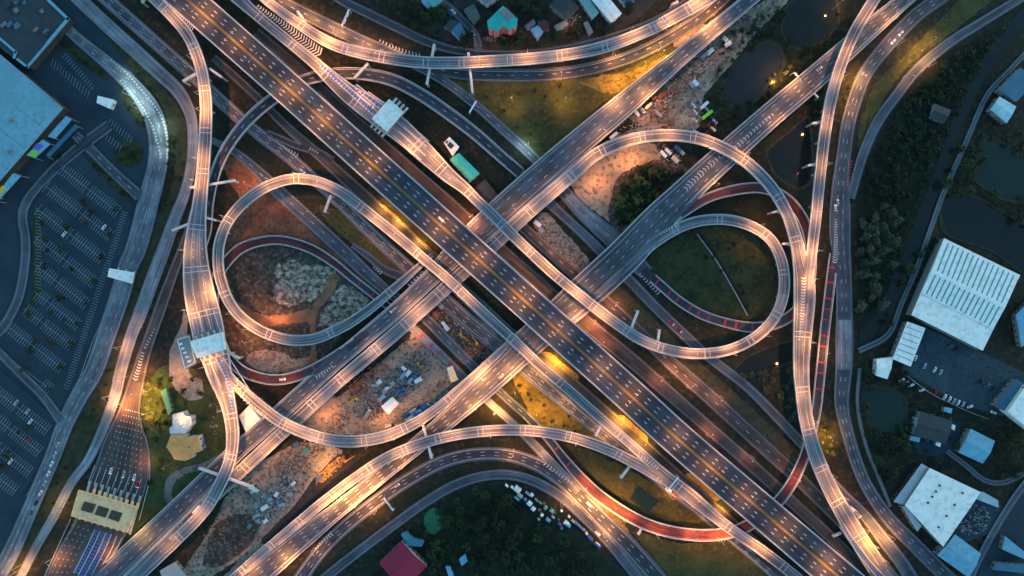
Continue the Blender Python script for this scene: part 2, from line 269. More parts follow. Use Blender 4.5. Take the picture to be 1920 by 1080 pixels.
road('west toll ramp', [(262,-30,20,15),(292,0,20,15),(325,33,20,14.8),(353,67,21,14.5),(372,110,21,14),(382,150,21,13.5),(387,200,22,13),(385,260,23,12.5),(381,320,24,12),(375,380,26,11.5),(370,420,33,11),(367,460,41,11),(368,500,48,11),(373,540,56,11),(380,575,60,11),(388,610,60,11),(395,645,58,11),(405,672,52,11),(413,705,44,11),(425,745,31,11),(432,775,26,11.5),(437,815,24,11.5),(432,860,22,11.5),(413,907,22,11),(383,958,22,9.5),(333,1010,22,7),(288,1053,22,5),(240,1098,22,3)], kind=F, mat='concrete road', lanes=2, dash=False, joint=90, label='flyover widening into the white toll canopy, then curving past the yellow roofed villa')
road('west link ramp', [(420,692,14,11),(435,712,18,11),(455,732,20,11.5),(490,763,22,13),(530,792,22,13.5),(580,814,22,13.5),(630,826,22,13),(680,826,22,12),(730,815,22,11.5),(780,792,20,10.5),(820,765,18,9.5),(860,730,16,8.5),(900,693,13,8),(950,648,13,8),(1005,600,13,8)], kind=F, mat='concrete road', lanes=2, dash=False, joint=80, label='curved flyover leaving the toll ramp and skirting the construction yard with the white tent')
road('south arc flyover', [(415,1105,18,3),(480,1047,18,4),(540,996,18,6),(600,946,19,8.5),(660,900,19,11),(720,861,20,12.5),(780,835,20,13),(840,818,20,13),(900,809,20,13),(960,806,20,13),(1020,810,20,13),(1080,822,20,12.5),(1140,843,20,12),(1190,868,20,11.5),(1232,893,17,11.2),(1262,914,12,11)], kind=F, mat='concrete road', lanes=2, joint=80, dash=False, label='arched flyover over the lamp lit carriageway, meeting the loop ramp beside the expressway')
road('northwest underpass ramp', [(378,470,14,1),(388,430,18,2),(392,380,18,3.5),(402,332,19,5),(420,287,20,6),(450,243,21,6.5),(485,207,22,6.5),(520,180,22,6.5),(560,155,22,6),(600,143,22,5.5),(640,138,22,5),(690,140,23,4.5),(740,152,24,4),(790,178,24,3),(840,212,24,2),(890,250,23,1.2),(940,294,22,.7),(975,324,21,.45)], kind=F, mat='asphalt', lanes=2, label='dark blue ramp swinging under the expressway with broad white parapets beside the red soil')
road('west red ramp', [(690,622,12,7.8),(650,652,16,7.5),(600,685,18,7),(560,704,20,6.3),(520,712,20,5.8),(480,706,20,5),(447,690,20,4.5),(420,658,20,4),(405,610,20,3.5),(400,560,20,3),(407,520,20,2.8),(425,491,20,2.5),(450,467,20,2.3),(480,455,18,2.2),(515,450,18,2),(550,455,18,1.8),(590,470,18,1.5),(630,496,16,1.2),(665,525,15,.9),(700,552,15,.6),(735,580,14,.45)], kind=F, mat='asphalt', lanes=1, dash=False, label='ramp with red surfacing curling through the bare earth lot under the left loop')
road('south red ramp', [(985,778,14,.5),(1030,825,15,1.5),(1055,857,17,2),(1085,892,20,3),(1120,926,22,4),(1165,958,23,5),(1215,984,23,6),(1270,999,23,6),(1330,1003,23,6),(1385,993,22,6),(1430,966,22,6.5),(1465,933,21,6.5),(1490,895,20,6.5),(1508,855,18,6.2),(1520,815,18,6),(1530,770,18,5.5),(1536,720,18,4.5),(1541,670,18,3.5),(1546,620,18,2.5),(1552,570,18,1.6),(1558,520,18,1),(1563,475,16,.6)], kind=F, mat='asphalt', lanes=1, dash=False, label='ramp with bright red surfacing bending under the expressway past the square black ponds')
road('east red ramp', [(1240,432,12,7.9),(1262,414,15,7.7),(1290,393,17,7),(1330,370,18,6),(1375,357,20,5.2),(1420,352,20,4.6),(1455,361,20,4),(1485,383,20,3.5),(1508,418,20,3),(1520,470,20,2.6),(1517,530,20,2.2),(1500,573,20,2),(1475,597,20,1.8),(1440,611,20,1.6),(1400,613,20,1.4),(1350,602,18,1.2),(1310,587,18,1),(1270,562,18,.8),(1240,536,18,.6),(1207,507,18,.5)], kind=F, mat='asphalt', lanes=1, dash=False, label='ramp with dark red surfacing circling outside the grass loop below the long flyover')
ALLC = np.vstack([r['c'] for r in ROADS.values()]); ALLHW = np.concatenate([r['hw'] for r in ROADS.values()])
ALLK = np.concatenate([np.full(len(r['c']), r['i']) for r in ROADS.values()])
ALLPX = np.vstack([r['px'] for r in ROADS.values()])
def topz(px, py, default=0.0, below=99):
    d = np.hypot(ALLPX[:, 0]-px, ALLPX[:, 1]-py); k = (d < ALLPX[:, 2]/2+1) & (ALLPX[:, 3] < below)
    return float(ALLPX[k, 3].max()) if k.any() else default
def inside_other(pts, own, slack=.6, dz=2.6):
    """which of the points lie on another road's deck at about the same height"""
    pts = np.asarray(pts); k = ALLK != own; C, H = ALLC[k], ALLHW[k]; res = np.zeros(len(pts), bool)
    for j, p in enumerate(pts):
        dd = np.hypot(C[:, 0]-p[0], C[:, 1]-p[1]); res[j] = bool(((dd < H-slack) & (np.abs(C[:, 2]-p[2]) < dz)).any())
    return res
def offs(r, o, i=None):
    """points at lateral offset o (array or number, metres, left positive)"""
    o = np.broadcast_to(np.asarray(o, float), r['hw'].shape); c = r['c'].copy(); c[:, :2] += r['n']*o[:, None]; return c
def strip(mb, A, B, dz, keep=None, mi=0):
    for j in range(len(A)-1):
        if keep is not None and not (keep[j] and keep[j+1]): continue
        mb.add([(*A[j][:2], A[j][2]+dz), (*B[j][:2], B[j][2]+dz), (*B[j+1][:2], B[j+1][2]+dz), (*A[j+1][:2], A[j+1][2]+dz)], [(0, 1, 2, 3)], mi)
def wallstrip(mb, A, B, z0, z1, keep):
    j = 0; n = len(A)
    while j < n-1:
        if not (keep[j] and keep[j+1]): j += 1; continue
        k = j
        while k < n-1 and keep[k] and keep[k+1]: k += 1
        vv = []; fs = []
        for m in range(j, k+1):
            vv += [(*A[m][:2], A[m][2]+z0), (*B[m][:2], B[m][2]+z0), (*B[m][:2], B[m][2]+z1), (*A[m][:2], A[m][2]+z1)]
        for m in range(k-j):
            b = 4*m
            for q in range(4): fs.append((b+q, b+(q+1) % 4, b+4+(q+1) % 4, b+4+q))
        fs += [(3, 2, 1, 0), tuple(4*(k-j)+q for q in range(4))]
        mb.add(vv, fs); j = k
def interp_at(r, s):
    c = np.array([np.interp(s, r['s'], r['c'][:, q]) for q in range(3)]); d = np.array([np.interp(s, r['s'], r['d'][:, q]) for q in range(2)])
    d /= np.linalg.norm(d); return c, d, np.array([-d[1], d[0]]), np.interp(s, r['s'], r['hw'])
def build_road(r):
    fly = r['kind'] == F; c, hw = r['c'], r['hw']; mat = MATS[r['mat']]; main = r['key'] == 'main'
    if fly:
        root = thing('flyover', r['label'], 'flyover', (c[len(c)//2][0], c[len(c)//2][1], 0))
        r['root'] = root
        d = MB(); n = len(c); prof = [(-1, 0), (1, 0), (1, -.6), (.55, -1.5), (-.55, -1.5), (-1, -.6)]
        vv = []
        for j in range(n):
            for o, z in prof:
                vv.append((c[j][0]+r['n'][j][0]*o*hw[j], c[j][1]+r['n'][j][1]*o*hw[j], max(.02, c[j][2]+z)))
        top, topuv, oth = [], [], []
        for j in range(n-1):
            b = 6*j
            top.append((b, b+6, b+7, b+1)); topuv.append([(-hw[j]+hw[0], r['s'][j]), (-hw[j+1]+hw[0], r['s'][j+1]), (hw[j+1]+hw[0], r['s'][j+1]), (hw[j]+hw[0], r['s'][j])])
            topuv[-1] = [(u+17*r['i'], v) for u, v in topuv[-1]]
            for q in range(1, 6): oth.append((b+q, b+6+q, b+6+(q+1) % 6, b+(q+1) % 6))
        oth += [tuple(range(6)), tuple(6*(n-1)+q for q in range(5, -1, -1))]
        d.add(vv, top, 0, topuv); k = len(d.v)
        d.add(vv, oth, 1)
        deck = d.build('deck', [mat, concrete], root)
        r['deck'] = deck; par = deck
    else:
        d = MB(); A, B = offs(r, hw), offs(r, -hw)
        for j in range(len(c)-1):
            d.add([A[j], B[j], B[j+1], A[j+1]], [(0, 1, 2, 3)], 0, [[(hw[j]+17*r['i'], r['s'][j]), (-hw[j]+17*r['i'], r['s'][j]), (-hw[j+1]+17*r['i'], r['s'][j+1]), (hw[j+1]+17*r['i'], r['s'][j+1])]])
        deck = d.build('road', mat); tag(deck, kind='structure'); root = None; par = deck; r['deck'] = deck
    # edge lines, kerbs or parapets, each cut where two roads run together
    edge_w = .34 if fly else .2
    lines = MB(); kerbs = {}
    for sgn in (1, -1):
        o = sgn*(hw-.05); K = ~inside_other(offs(r, sgn*(hw-.2)), r['i'], .9)
        lo = .95 if fly else .7
        if r['edge']: strip(lines, offs(r, sgn*(hw-lo) + edge_w/2), offs(r, sgn*(hw-lo) - edge_w/2), .012, K)
        k = MB()
        if fly:
            wallstrip(k, offs(r, sgn*hw), offs(r, sgn*(hw-.5)), -.25 if False else .002, 1.05, K)
        else:
            wallstrip(k, offs(r, sgn*(hw+.35)), offs(r, sgn*(hw+.003)), -.04, .16, K)
        if k.v: k.build('parapet' if fly else 'kerb', (parapet_main if main else parapet_m) if fly else kerb_m, root if fly else deck)
    inner = {'northwest carriageway': (.7, -.74), 'southeast carriageway': (.66, .72, -.7), 'service viaduct': (.3, -.62), 'east ramp': (.25,), 'east loop': (.35,), 'upper arc': (.4, -.45), 'west loop': (-.35,), 'west toll ramp': (.35, -.4), 'west link ramp': (.4, -.3), 'south arc flyover': (.35, -.4), 'northwest underpass ramp': (.7, -.7), 'south arc road': (.72, -.7), 'lower arc road': (.6,), 'northwest frontage road': (.66, -.6)}.get(r['key'], ())
    for f in inner: strip(lines, offs(r, hw*f+.17), offs(r, hw*f-.17), .013, ~inside_other(offs(r, hw*f), r['i'], .3))
    # dashes
    L = r['s'][-1]
    if main: fr = [-.575, -.29, .29, .575]
    elif r['dash'] and r['lanes'] > 1: fr = [(-1+2*(q+1)/r['lanes'])*.86 for q in range(r['lanes']-1)]
    else: fr = []
    if r['key'] == 'toll approach road': fr = []
    for f in fr:
        s = 3.0
        while s < L-4:
            p, dd, nn, h = interp_at(r, s); p2, d2, n2, h2 = interp_at(r, s+(2.6 if main else 3.2)); ww = .33 if main else .2
            a, b = p[:2]+nn*f*h, p2[:2]+n2*f*h2
            if main or not inside_other([(a[0], a[1], p[2])], r['i'], .3)[0]:
                z = p[2]+.014; z2 = p2[2]+.014
                lines.add([(*(a-nn*ww), z), (*(b-n2*ww), z2), (*(b+n2*ww), z2), (*(a+nn*ww), z)], [(0, 1, 2, 3)])
            s += 9.4 if main else 10.5
    if lines.v:
        o = lines.build('road_marking', paint, deck)
        if not fly: tag(o, kind='structure')
    if r['joint']:
        s = r['joint']*S*.6
        while s < L-6:
            j = MB()
            for ds in (0, 3.6):
                p, dd, nn, h = interp_at(r, s+ds)
                if not inside_other([p], r['i'], .3)[0]:
                    a, b = p[:2]-nn*(h-.55), p[:2]+nn*(h-.55); e = dd*.28; z = p[2]+.02
                    j.add([(*(a-e), z), (*(a+e), z), (*(b+e), z), (*(b-e), z)], [(0, 1, 2, 3)])
            if j.v: j.build('expansion_joint', parapet_m, deck)
            s += r['joint']*S*random.uniform(.8, 1.25)
    if fly:   # piers, kept off the lower roads
        s = 10
        while s < L-5:
            p, dd, nn, h = interp_at(r, s)
            if p[2] > 3.2:
                offsx = [0] if h < 9 else [-.5*h, .5*h]
                for ox in offsx:
                    q = p[:2]+nn*ox
                    low = (ALLC[:, 2] < p[2]-2.2) & (np.hypot(ALLC[:, 0]-q[0], ALLC[:, 1]-q[1]) < ALLHW+1.2)
                    if not low.any():
                        m = MB(); m.tube((q[0], q[1], 0), (q[0], q[1], p[2]-2.4), .8, .8, 10); hh = min(h*.5, 3.2)
                        ang = math.atan2(nn[1], nn[0])
                        m.box((q[0], q[1], p[2]-1.95), (hh*2, 1.6, .88), ang); m.build('pier', concrete, root)
            s += 24
    if main:  # median barrier, golden brown concrete
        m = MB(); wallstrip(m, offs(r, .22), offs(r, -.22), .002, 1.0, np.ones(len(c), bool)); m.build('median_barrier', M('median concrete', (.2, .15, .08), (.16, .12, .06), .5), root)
        m = MB(); strip(m, offs(r, .85), offs(r, .3), .014); strip(m, offs(r, -.3), offs(r, -.85), .014); m.build('median_line', yellow_paint, deck)
for r in ROADS.values(): build_road(r)
# ---- surfacing and paint laid on the decks
def near_range(r, a, b):
    i = int(np.argmin(np.hypot(r['px'][:, 0]-a[0], r['px'][:, 1]-a[1]))); j = int(np.argmin(np.hypot(r['px'][:, 0]-b[0], r['px'][:, 1]-b[1]))); return min(i, j), max(i, j)
def surfacing(key, a, b, mat=red_road, name='red_surfacing'):
    r = ROADS[key]; i, j = near_range(r, a, b); m = MB(); A, B = offs(r, r['hw']-1.25), offs(r, -r['hw']+1.25)
    for q in range(i, j):
        m.add([(*A[q][:2], A[q][2]+.008), (*B[q][:2], B[q][2]+.008), (*B[q+1][:2], B[q+1][2]+.008), (*A[q+1][:2], A[q+1][2]+.008)], [(0, 1, 2, 3)], 0,
              [[(2, r['s'][q]), (-2, r['s'][q]), (-2, r['s'][q+1]), (2, r['s'][q+1])]])
    m.build(name, mat, r['deck'])
def bars(key, pts, mat=red_paint, ln=1.6, name='red_bar', wf=.72):
    r = ROADS[key]
    for x, y in pts:
        q = int(np.argmin(np.hypot(r['px'][:, 0]-x, r['px'][:, 1]-y))); c, d, n, h = r['c'][q], r['d'][q], r['n'][q], r['hw'][q]*wf
        m = MB(); m.add([(*(c[:2]-n*h-d*ln/2), c[2]+.016), (*(c[:2]-n*h+d*ln/2), c[2]+.016), (*(c[:2]+n*h+d*ln/2), c[2]+.016), (*(c[:2]+n*h-d*ln/2), c[2]+.016)], [(0, 1, 2, 3)])
        o = m.build(name, mat, r['deck'])
        if r['kind'] != F: tag(o, kind='structure')
surfacing('west red ramp', (425, 491), (657, 518)); surfacing('west red ramp', (460, 698), (572, 700))
bars('west red ramp', [(676, 532), (697, 549), (592, 688), (612, 677), (632, 664)])
bars('slip road to the arc', [(787, 626), (806, 646), (826, 663), (843, 681)])
surfacing('south red ramp', (1083, 889), (1466, 932)); surfacing('south red ramp', (1470, 928), (1520, 815))
bars('south red ramp', [(1047, 842), (1066, 868), (1535, 728), (1538, 700), (1540, 675), (1543, 650), (1545, 626), (1548, 600), (1550, 580), (1553, 556), (1556, 530), (1559, 505)])
surfacing('east red ramp', (1290, 393), (1500, 572)); surfacing('east red ramp', (1498, 576), (1472, 599))
bars('east red ramp', [(1272, 407), (1253, 423), (1428, 612), (1406, 613), (1382, 609), (1357, 604), (1334, 597), (1310, 587), (1291, 575), (1272, 563), (1252, 546), (1234, 530)])
def ownz(r, x, y):
    q = int(np.argmin(np.hypot(r['px'][:, 0]-x, r['px'][:, 1]-y))); z = r['c'][q][2]
    k = (np.hypot(ALLPX[:, 0]-x, ALLPX[:, 1]-y) < ALLPX[:, 2]/2+4) & (np.abs(ALLC[:, 2]-z) < 1.6)
    return max(z, float(ALLC[k, 2].max())) if k.any() else z
def chevrons(key, path, w0, w1, n, mat=paint, th=.9, vee=.5, z=None):
    """gore hatching: n white V bars spread along a pixel path; widths in pixels at both ends"""
    a = cr([(p[0], p[1]) for p in path], 2); s = np.concatenate([[0], np.cumsum(np.hypot(*np.diff(a, axis=0).T))]); m = MB(); r = ROADS[key]
    for k in range(n):
        t = (k+.5)/n*s[-1]; x, y = np.interp(t, s, a[:, 0]), np.interp(t, s, a[:, 1]); x2, y2 = np.interp(min(t+2, s[-1]), s, a[:, 0]), np.interp(min(t+2, s[-1]), s, a[:, 1])
        x1, y1 = np.interp(max(t-2, 0), s, a[:, 0]), np.interp(max(t-2, 0), s, a[:, 1])
        zz = ownz(r, x, y)+.03; c = P(x, y, zz); d = (P(x2, y2, zz)-P(x1, y1, zz)); d.normalize(); nn = Vector((-d.y, d.x, 0)); h = (w0+(w1-w0)*(k+.5)/n)*S/2
        for sg in (1, -1):
            p, q = c, c+nn*sg*h-d*h*vee; e = d*th/2
            vv = [p-e, q-e, q+e, p+e]; m.add(vv if sg < 0 else vv[::-1], [(0, 1, 2, 3)])
    o = m.build('gore_marking', mat, ROADS[key]['deck'])
    if r['kind'] != F: tag(o, kind='structure')
chevrons('east loop', [(482, 10), (540, 52), (585, 88), (603, 103)], 5, 20, 26)
chevrons('west toll ramp', [(322, 18), (345, 38), (362, 58)], 3, 11, 11)
chevrons('northeast frontage road', [(710, 75), (745, 92), (790, 107)], 5, 10, 13)
chevrons('northwest frontage road', [(530, 273), (547, 285), (560, 294)], 3, 9, 6)
chevrons('expressway side road', [(580, 278), (588, 282), (598, 288)], 7, 4, 4)
chevrons('turnaround lane', [(700, 500), (708, 507), (717, 513)], 4, 7, 4)
chevrons('northwest carriageway', [(765, 537), (785, 519), (803, 504)], 4, 8, 7)
chevrons('northwest carriageway', [(592, 708), (608, 698), (625, 685)], 9, 3, 7)
chevrons('southeast carriageway', [(1285, 355), (1320, 320), (1352, 292)], 12, 7, 13, z=8.05)
chevrons('southeast carriageway', [(1378, 278), (1410, 248), (1440, 222), (1452, 212)], 9, 5, 13, z=8.05)
chevrons('southeast carriageway', [(1237, 440), (1255, 430), (1275, 420)], 3, 8, 7)
chevrons('inner frontage road', [(1198, 512), (1218, 533), (1238, 552)], 4, 9, 9)
chevrons('service viaduct', [(1507, 520), (1506, 560), (1503, 600), (1498, 640)], 9, 4, 22)
chevrons('west link ramp', [(430, 745), (445, 722), (450, 738), (475, 765), (500, 785)], 6, 9, 14, z=11.6)
chevrons('south arc road', [(1020, 868), (1045, 887), (1075, 908)], 7, 5, 10)
chevrons('east main road', [(1567, 410), (1567, 450), (1566, 482), (1565, 495)], 4, 10, 18)
chevrons('west loop', [(1195, 855), (1210, 862), (1235, 880)], 9, 4, 8, z=12.3)
chevrons('east main road', [(1596, 300), (1592, 330), (1588, 358)], 8, 4, 10, mat=red_paint)
chevrons('service viaduct', [(355, 985), (340, 998), (320, 1015), (305, 1027)], 9, 4, 8, z=4.4)
chevrons('southeast carriageway', [(623, 1000), (605, 1015), (590, 1030)], 9, 3, 8, z=4.6)
chevrons('toll approach road', [(268, 660), (260, 690), (252, 715)], 6, 10, 10)
chevrons('toll approach road', [(290, 615), (278, 640), (270, 655)], 2, 6, 7)
# toll lanes: long white separators and blue and white rumble blocks
def lane_lines(key, lines_, wd=.35, mat=paint, z=None, name='lane_line'):
    m = MB(); r = ROADS[key]
    for ln in lines_:
        a = cr([(p[0], p[1]) for p in ln], 6)
        for q in range(len(a)-1):
            za = ownz(r, *a[q])+.022
            p0, p1 = P(a[q][0], a[q][1], za), P(a[q+1][0], a[q+1][1], za); d = (p1-p0).normalized(); n = Vector((-d.y, d.x, 0))*wd
            m.add([p0-n, p1-n, p1+n, p0+n], [(0, 1, 2, 3)])
    o = m.build(name, mat, r['deck'])
    if r['kind'] != F: tag(o, kind='structure')
def blocks(key, ln, n, wd=1.3, lnf=.55, mat=blue_paint, z=None):
    a = cr([(p[0], p[1]) for p in ln], 3); s = np.concatenate([[0], np.cumsum(np.hypot(*np.diff(a, axis=0).T))]); m = MB(); st = s[-1]/n; r = ROADS[key]
    for k in range(n):
        pp = [(np.interp(t, s, a[:, 0]), np.interp(t, s, a[:, 1])) for t in (k*st, k*st+st*lnf)]
        za = ownz(r, *pp[0])+.036
        p0, p1 = P(*pp[0], za), P(*pp[1], za); d = (p1-p0).normalized(); nn = Vector((-d.y, d.x, 0))*wd
        m.add([p0-nn, p1-nn, p1+nn, p0+nn], [(0, 1, 2, 3)])
    o = m.build('rumble_block', mat, r['deck'])
    if r['kind'] != F: tag(o, kind='structure')
lane_lines('east loop', [[(600, 124), (650, 170), (700, 216)], [(606, 122), (655, 164), (708, 209)], [(660, 160), (695, 190), (712, 204)], [(668, 158), (700, 184), (719, 198)], [(690, 172), (725, 196)]], .5, z=11.1)
blocks('east loop', [(603, 123), (652, 167), (700, 211)], 19, 1.5, z=11.1)
blocks('east loop', [(664, 160), (695, 185), (712, 200)], 7, 1.4, z=11.1)
lane_lines('east loop', [[(738, 254), (790, 300)], [(748, 246), (798, 292)], [(757, 238), (800, 275)], [(768, 234), (805, 265)]], .4, z=11.2)
lane_lines('west toll ramp', [[(360, 600), (366, 626)], [(372, 585), (381, 622)], [(386, 580), (396, 618)], [(400, 582), (410, 614)], [(381, 676), (400, 730)], [(392, 674), (414, 725)], [(404, 672), (430, 722)], [(418, 670), (446, 716)], [(428, 668), (470, 735)]], .45, z=11.05)
blocks('west toll ramp', [(410, 676), (424, 705), (432, 740), (436, 775)], 16, 1.3, z=11.25)
# toll plaza 3 markings
g = [[(180+9*k+4, 905+2.6*k) for k in range(1)] for _ in range(1)]
lane_lines('toll approach road', [[(165+11*k, 906+3.2*k), (172+11*k, 888+3*k), (178+11*k, 872+3*k)] for k in range(9)], .3)
lane_lines('toll approach road', [[(178, 993), (163, 1025), (138, 1075)], [(188, 996), (172, 1030), (146, 1080)], [(199, 999), (183, 1035), (156, 1085)], [(209, 1002), (194, 1036), (168, 1085)], [(219, 1005), (206, 1036), (185, 1070)], [(229, 1008), (216, 1034), (190, 1075)]], .4)
blocks('toll approach road', [(183, 995), (167, 1028), (142, 1078)], 13, 1.05); blocks('toll approach road', [(194, 998), (178, 1032), (151, 1083)], 13, 1.05); blocks('toll approach road', [(205, 1001), (189, 1034), (162, 1085)], 13, 1.05)
def dots(key, rows):
    m = MB()
    for a, b, n in rows:
        for k in range(n):
            x, y = a[0]+(b[0]-a[0])*k/(n-1), a[1]+(b[1]-a[1])*k/(n-1); za = ownz(ROADS[key], x, y)+.02; p = P(x, y, za); d = (P(*b, za)-P(*a, za)).normalized(); nn = Vector((-d.y, d.x, 0))
            m.add([p-d*.5-nn*.3, p+d*.5-nn*.3, p+d*.5+nn*.3, p-d*.5+nn*.3], [(0, 1, 2, 3)])
    o = m.build('lane_dot', paint, ROADS[key]['deck'])
    if ROADS[key]['kind'] != F: tag(o, kind='structure')
dots('toll approach road', [((236+k*4.2, 768+1*k), (183+k*11.5, 890+3.4*k), 13) for k in range(8)] + [((138+k*9, 985+3*k), (92+k*9.5, 1085), 9) for k in range(4)])
dots('west toll ramp', [((362, 440), (362, 580), 11), ((378, 450), (390, 580), 9)])

surfacing('northeast frontage road', (1062, 364), (1200, 500), pale_road, 'pale_slab')
surfacing('east main road', (1583, 603), (1582, 692), pale_road, 'pale_slab')
blocks('service viaduct', [(1578, 985), (1600, 1018), (1628, 1055), (1655, 1085)], 22, .8); lane_lines('service viaduct', [[(1574, 987), (1596, 1021), (1624, 1058), (1650, 1088)], [(1582, 982), (1604, 1015), (1632, 1052), (1660, 1082)]], .4)
# ------------------------------------------------------------------ ground, patches, water
g_mat = M('ground soil and grass', (.007, .01, .007), (.02, .02, .011), .035, bump=.3, c3=(.04, .033, .018), scale2=.25)
mb = MB(); mb.add([(-3000, -3000, -.02), (3000, -3000, -.02), (3000, 3000, -.02), (-3000, 3000, -.02)], [(0, 1, 2, 3)])
tag(mb.build('ground', g_mat), kind='structure')
GZ = [0.0]
def smooth_poly(poly, n=6, jit=0):
    a = np.array(poly+poly[:3], float); out = []
    for i in range(1, len(poly)+1):
        p0, p1, p2, p3 = a[i-1], a[i], a[i+1], a[i+2] if i+2 < len(a) else a[i+2-len(poly)]
        k = max(2, int(np.hypot(*(p2-p1))/n))
        for t in np.arange(k)/k:
            m1, m2 = (p2-p0)*.3, (p3-p1)*.3; q = (2*t**3-3*t*t+1)*p1+(t**3-2*t*t+t)*m1+(3*t*t-2*t**3)*p2+(t**3-t*t)*m2; out.append(q+np.random.randn(2)*jit)
    return out
def patch(name, mat, poly, sharp=False, jit=1.0, n=6):
    GZ[0] += .004
    pts = poly if sharp else smooth_poly(poly, n, jit)
    z = -.012+GZ[0]
    vv = [P(x, y, z) for x, y in pts]; ar = sum(vv[i].x*vv[(i+1) % len(vv)].y-vv[(i+1) % len(vv)].x*vv[i].y for i in range(len(vv)))
    if ar < 0: vv = vv[::-1]
    m = MB(); m.add(vv, [tuple(range(len(vv)))]); return tag(m.build(name, mat), kind='structure')
grass = M('grass', (.02, .026, .007), (.07, .068, .016), .06, bump=.4, c3=(.085, .062, .02), scale2=.35)
dark_grass = M('dark grass', (.005, .009, .006), (.017, .019, .009), .06, bump=.3, c3=(.026, .023, .011), scale2=.3)
brown_soil = M('brown soil', (.085, .034, .02), (.2, .09, .05), .08, bump=.3, c3=(.05, .035, .025), scale2=.4)
dark_soil = M('dark soil', (.022, .017, .014), (.075, .055, .042), .12, bump=.3, c3=(.13, .1, .08), scale2=.3)
rubble_soil = M('grey rubble soil', (.07, .05, .036), (.48, .37, .28), .3, bump=.5, lo=.4, hi=.62, c3=(.05, .04, .034), scale2=.25)
sand = M('sand', (.2, .14, .09), (.4, .29, .2), .06, bump=.3, c3=(.12, .09, .06), scale2=.3)
dirt_road = M('packed dirt', (.2, .16, .12), (.36, .29, .22), .12, bump=.2, c3=(.1, .08, .06), scale2=.5)
orange_dirt = M('orange dirt', (.16, .07, .035), (.3, .14, .075), .1, bump=.2)
yard = M('construction yard soil', (.1, .09, .075), (.3, .255, .2), .1, bump=.4, c3=(.045, .04, .036), scale2=.35)
lot_asphalt = M('parking asphalt', (.016, .03, .042), (.028, .046, .06), .05, c3=(.018, .032, .044), scale2=.4)
yard_concrete = M('yard concrete', (.02, .038, .05), (.04, .065, .08), .07, c3=(.015, .03, .038), scale2=.5)
water = M('water', (.010, .013, .012), (.016, .019, .015), .02, rough=.06)
green_water = M('green pond water', (.010, .024, .018), (.018, .032, .022), .02, rough=.15)
algae = M('green algae water', (.02, .13, .05), (.03, .16, .07), .2, rough=.3)
verge = M('dry verge grass', (.018, .022, .009), (.055, .048, .02), .15, bump=.3, c3=(.012, .018, .008), scale2=.6)
patch('forecourt', lot_asphalt, [(-30,-30),(120,-30),(215,90),(290,190),(325,280),(300,420),(250,600),(160,800),(60,1020),(-30,1120)], True)
patch('verge', verge, [(120,-30),(145,-30),(255,105),(320,180),(350,240),(345,330),(310,420),(290,480),(250,640),(190,800),(60,1060),(10,1110),(-5,1090),(60,975),(140,800),(205,680),(250,540),(300,400),(325,280),(300,190),(220,95)], jit=1)
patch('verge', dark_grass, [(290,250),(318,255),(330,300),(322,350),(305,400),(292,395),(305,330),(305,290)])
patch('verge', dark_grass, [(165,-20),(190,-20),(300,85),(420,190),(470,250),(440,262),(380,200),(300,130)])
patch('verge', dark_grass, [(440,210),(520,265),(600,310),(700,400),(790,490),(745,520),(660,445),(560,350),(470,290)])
patch('grass_verge', M('olive verge', (.05, .045, .012), (.1, .075, .02), .1, c3=(.03, .03, .012), scale2=.4), [(600,385),(640,400),(700,455),(755,500),(745,512),(690,480),(640,440),(605,405)])
patch('bare_earth', brown_soil, [(415,300),(440,295),(500,345),(560,410),(640,485),(700,535),(680,545),(620,480),(560,452),(500,448),(440,470),(418,480),(425,420),(450,375),(430,340)])
patch('bare_earth', dark_soil, [(430,490),(470,460),(520,455),(580,470),(640,510),(690,550),(700,580),(650,610),(600,690),(520,705),(450,680),(420,620),(415,540)])
patch('rubble_ground', rubble_soil, [(516,500),(545,487),(575,495),(612,500),(632,512),(620,540),(590,560),(560,570),(530,572),(512,555),(520,525)], jit=2.2, n=4)
patch('rubble_ground', rubble_soil, [(640,535),(665,540),(690,562),(680,585),(655,600),(620,612),(598,608),(605,585),(625,555)], jit=2.2, n=4)
patch('rubble_ground', M('pale soil', (.18, .135, .1), (.36, .28, .21), .12, bump=.4, c3=(.08, .065, .055), scale2=.4), [(470,660),(500,655),(540,665),(600,675),(590,690),(540,700),(490,695),(462,680)], jit=1.4)
patch('dirt_track', orange_dirt, [(430,560),(460,575),(500,592),(540,590),(580,575),(605,550),(612,520),(628,512),(636,520),(625,550),(598,580),(592,610),(592,685),(580,690),(582,610),(560,604),(500,612),(455,602),(430,580)], jit=.8)
patch('dark_ground', dark_soil, [(540,650),(580,648),(578,668),(545,672)])
patch('construction_yard', yard, [(640,740),(700,690),(760,640),(790,620),(850,680),(880,720),(850,745),(780,800),(700,815),(600,810),(560,800)], jit=1)
patch('construction_yard', sand, [(575,760),(620,740),(650,770),(690,800),(660,815),(600,808),(560,790)], jit=1)
patch('construction_yard', dark_soil, [(800,590),(840,560),(935,650),(950,665),(900,705),(850,650)], jit=1)
patch('dirt_track', dirt_road, [(690,790),(740,760),(800,715),(825,690),(838,700),(810,728),(760,775),(720,800),(700,812)], jit=.8)
patch('construction_yard', yard, [(440,900),(500,860),(560,830),(620,835),(640,850),(580,930),(520,1000),(460,1040),(380,1090),(330,1090),(390,1000)], jit=1)
patch('construction_yard', dark_soil, [(400,990),(440,965),(490,970),(470,1020),(420,1060),(380,1060)], jit=1)
patch('dirt_track', dirt_road, [(618,838),(632,846),(610,880),(580,920),(560,950),(520,1000),(470,1050),(430,1090),(410,1090),(460,1040),(520,980),(560,930),(590,890)], jit=.8)
patch('trench', M('dark trench', (.012, .014, .016), (.03, .032, .034), .2), [(588,898),(636,851),(662,876),(560,972),(500,1020),(490,1012),(550,950)], jit=.4)
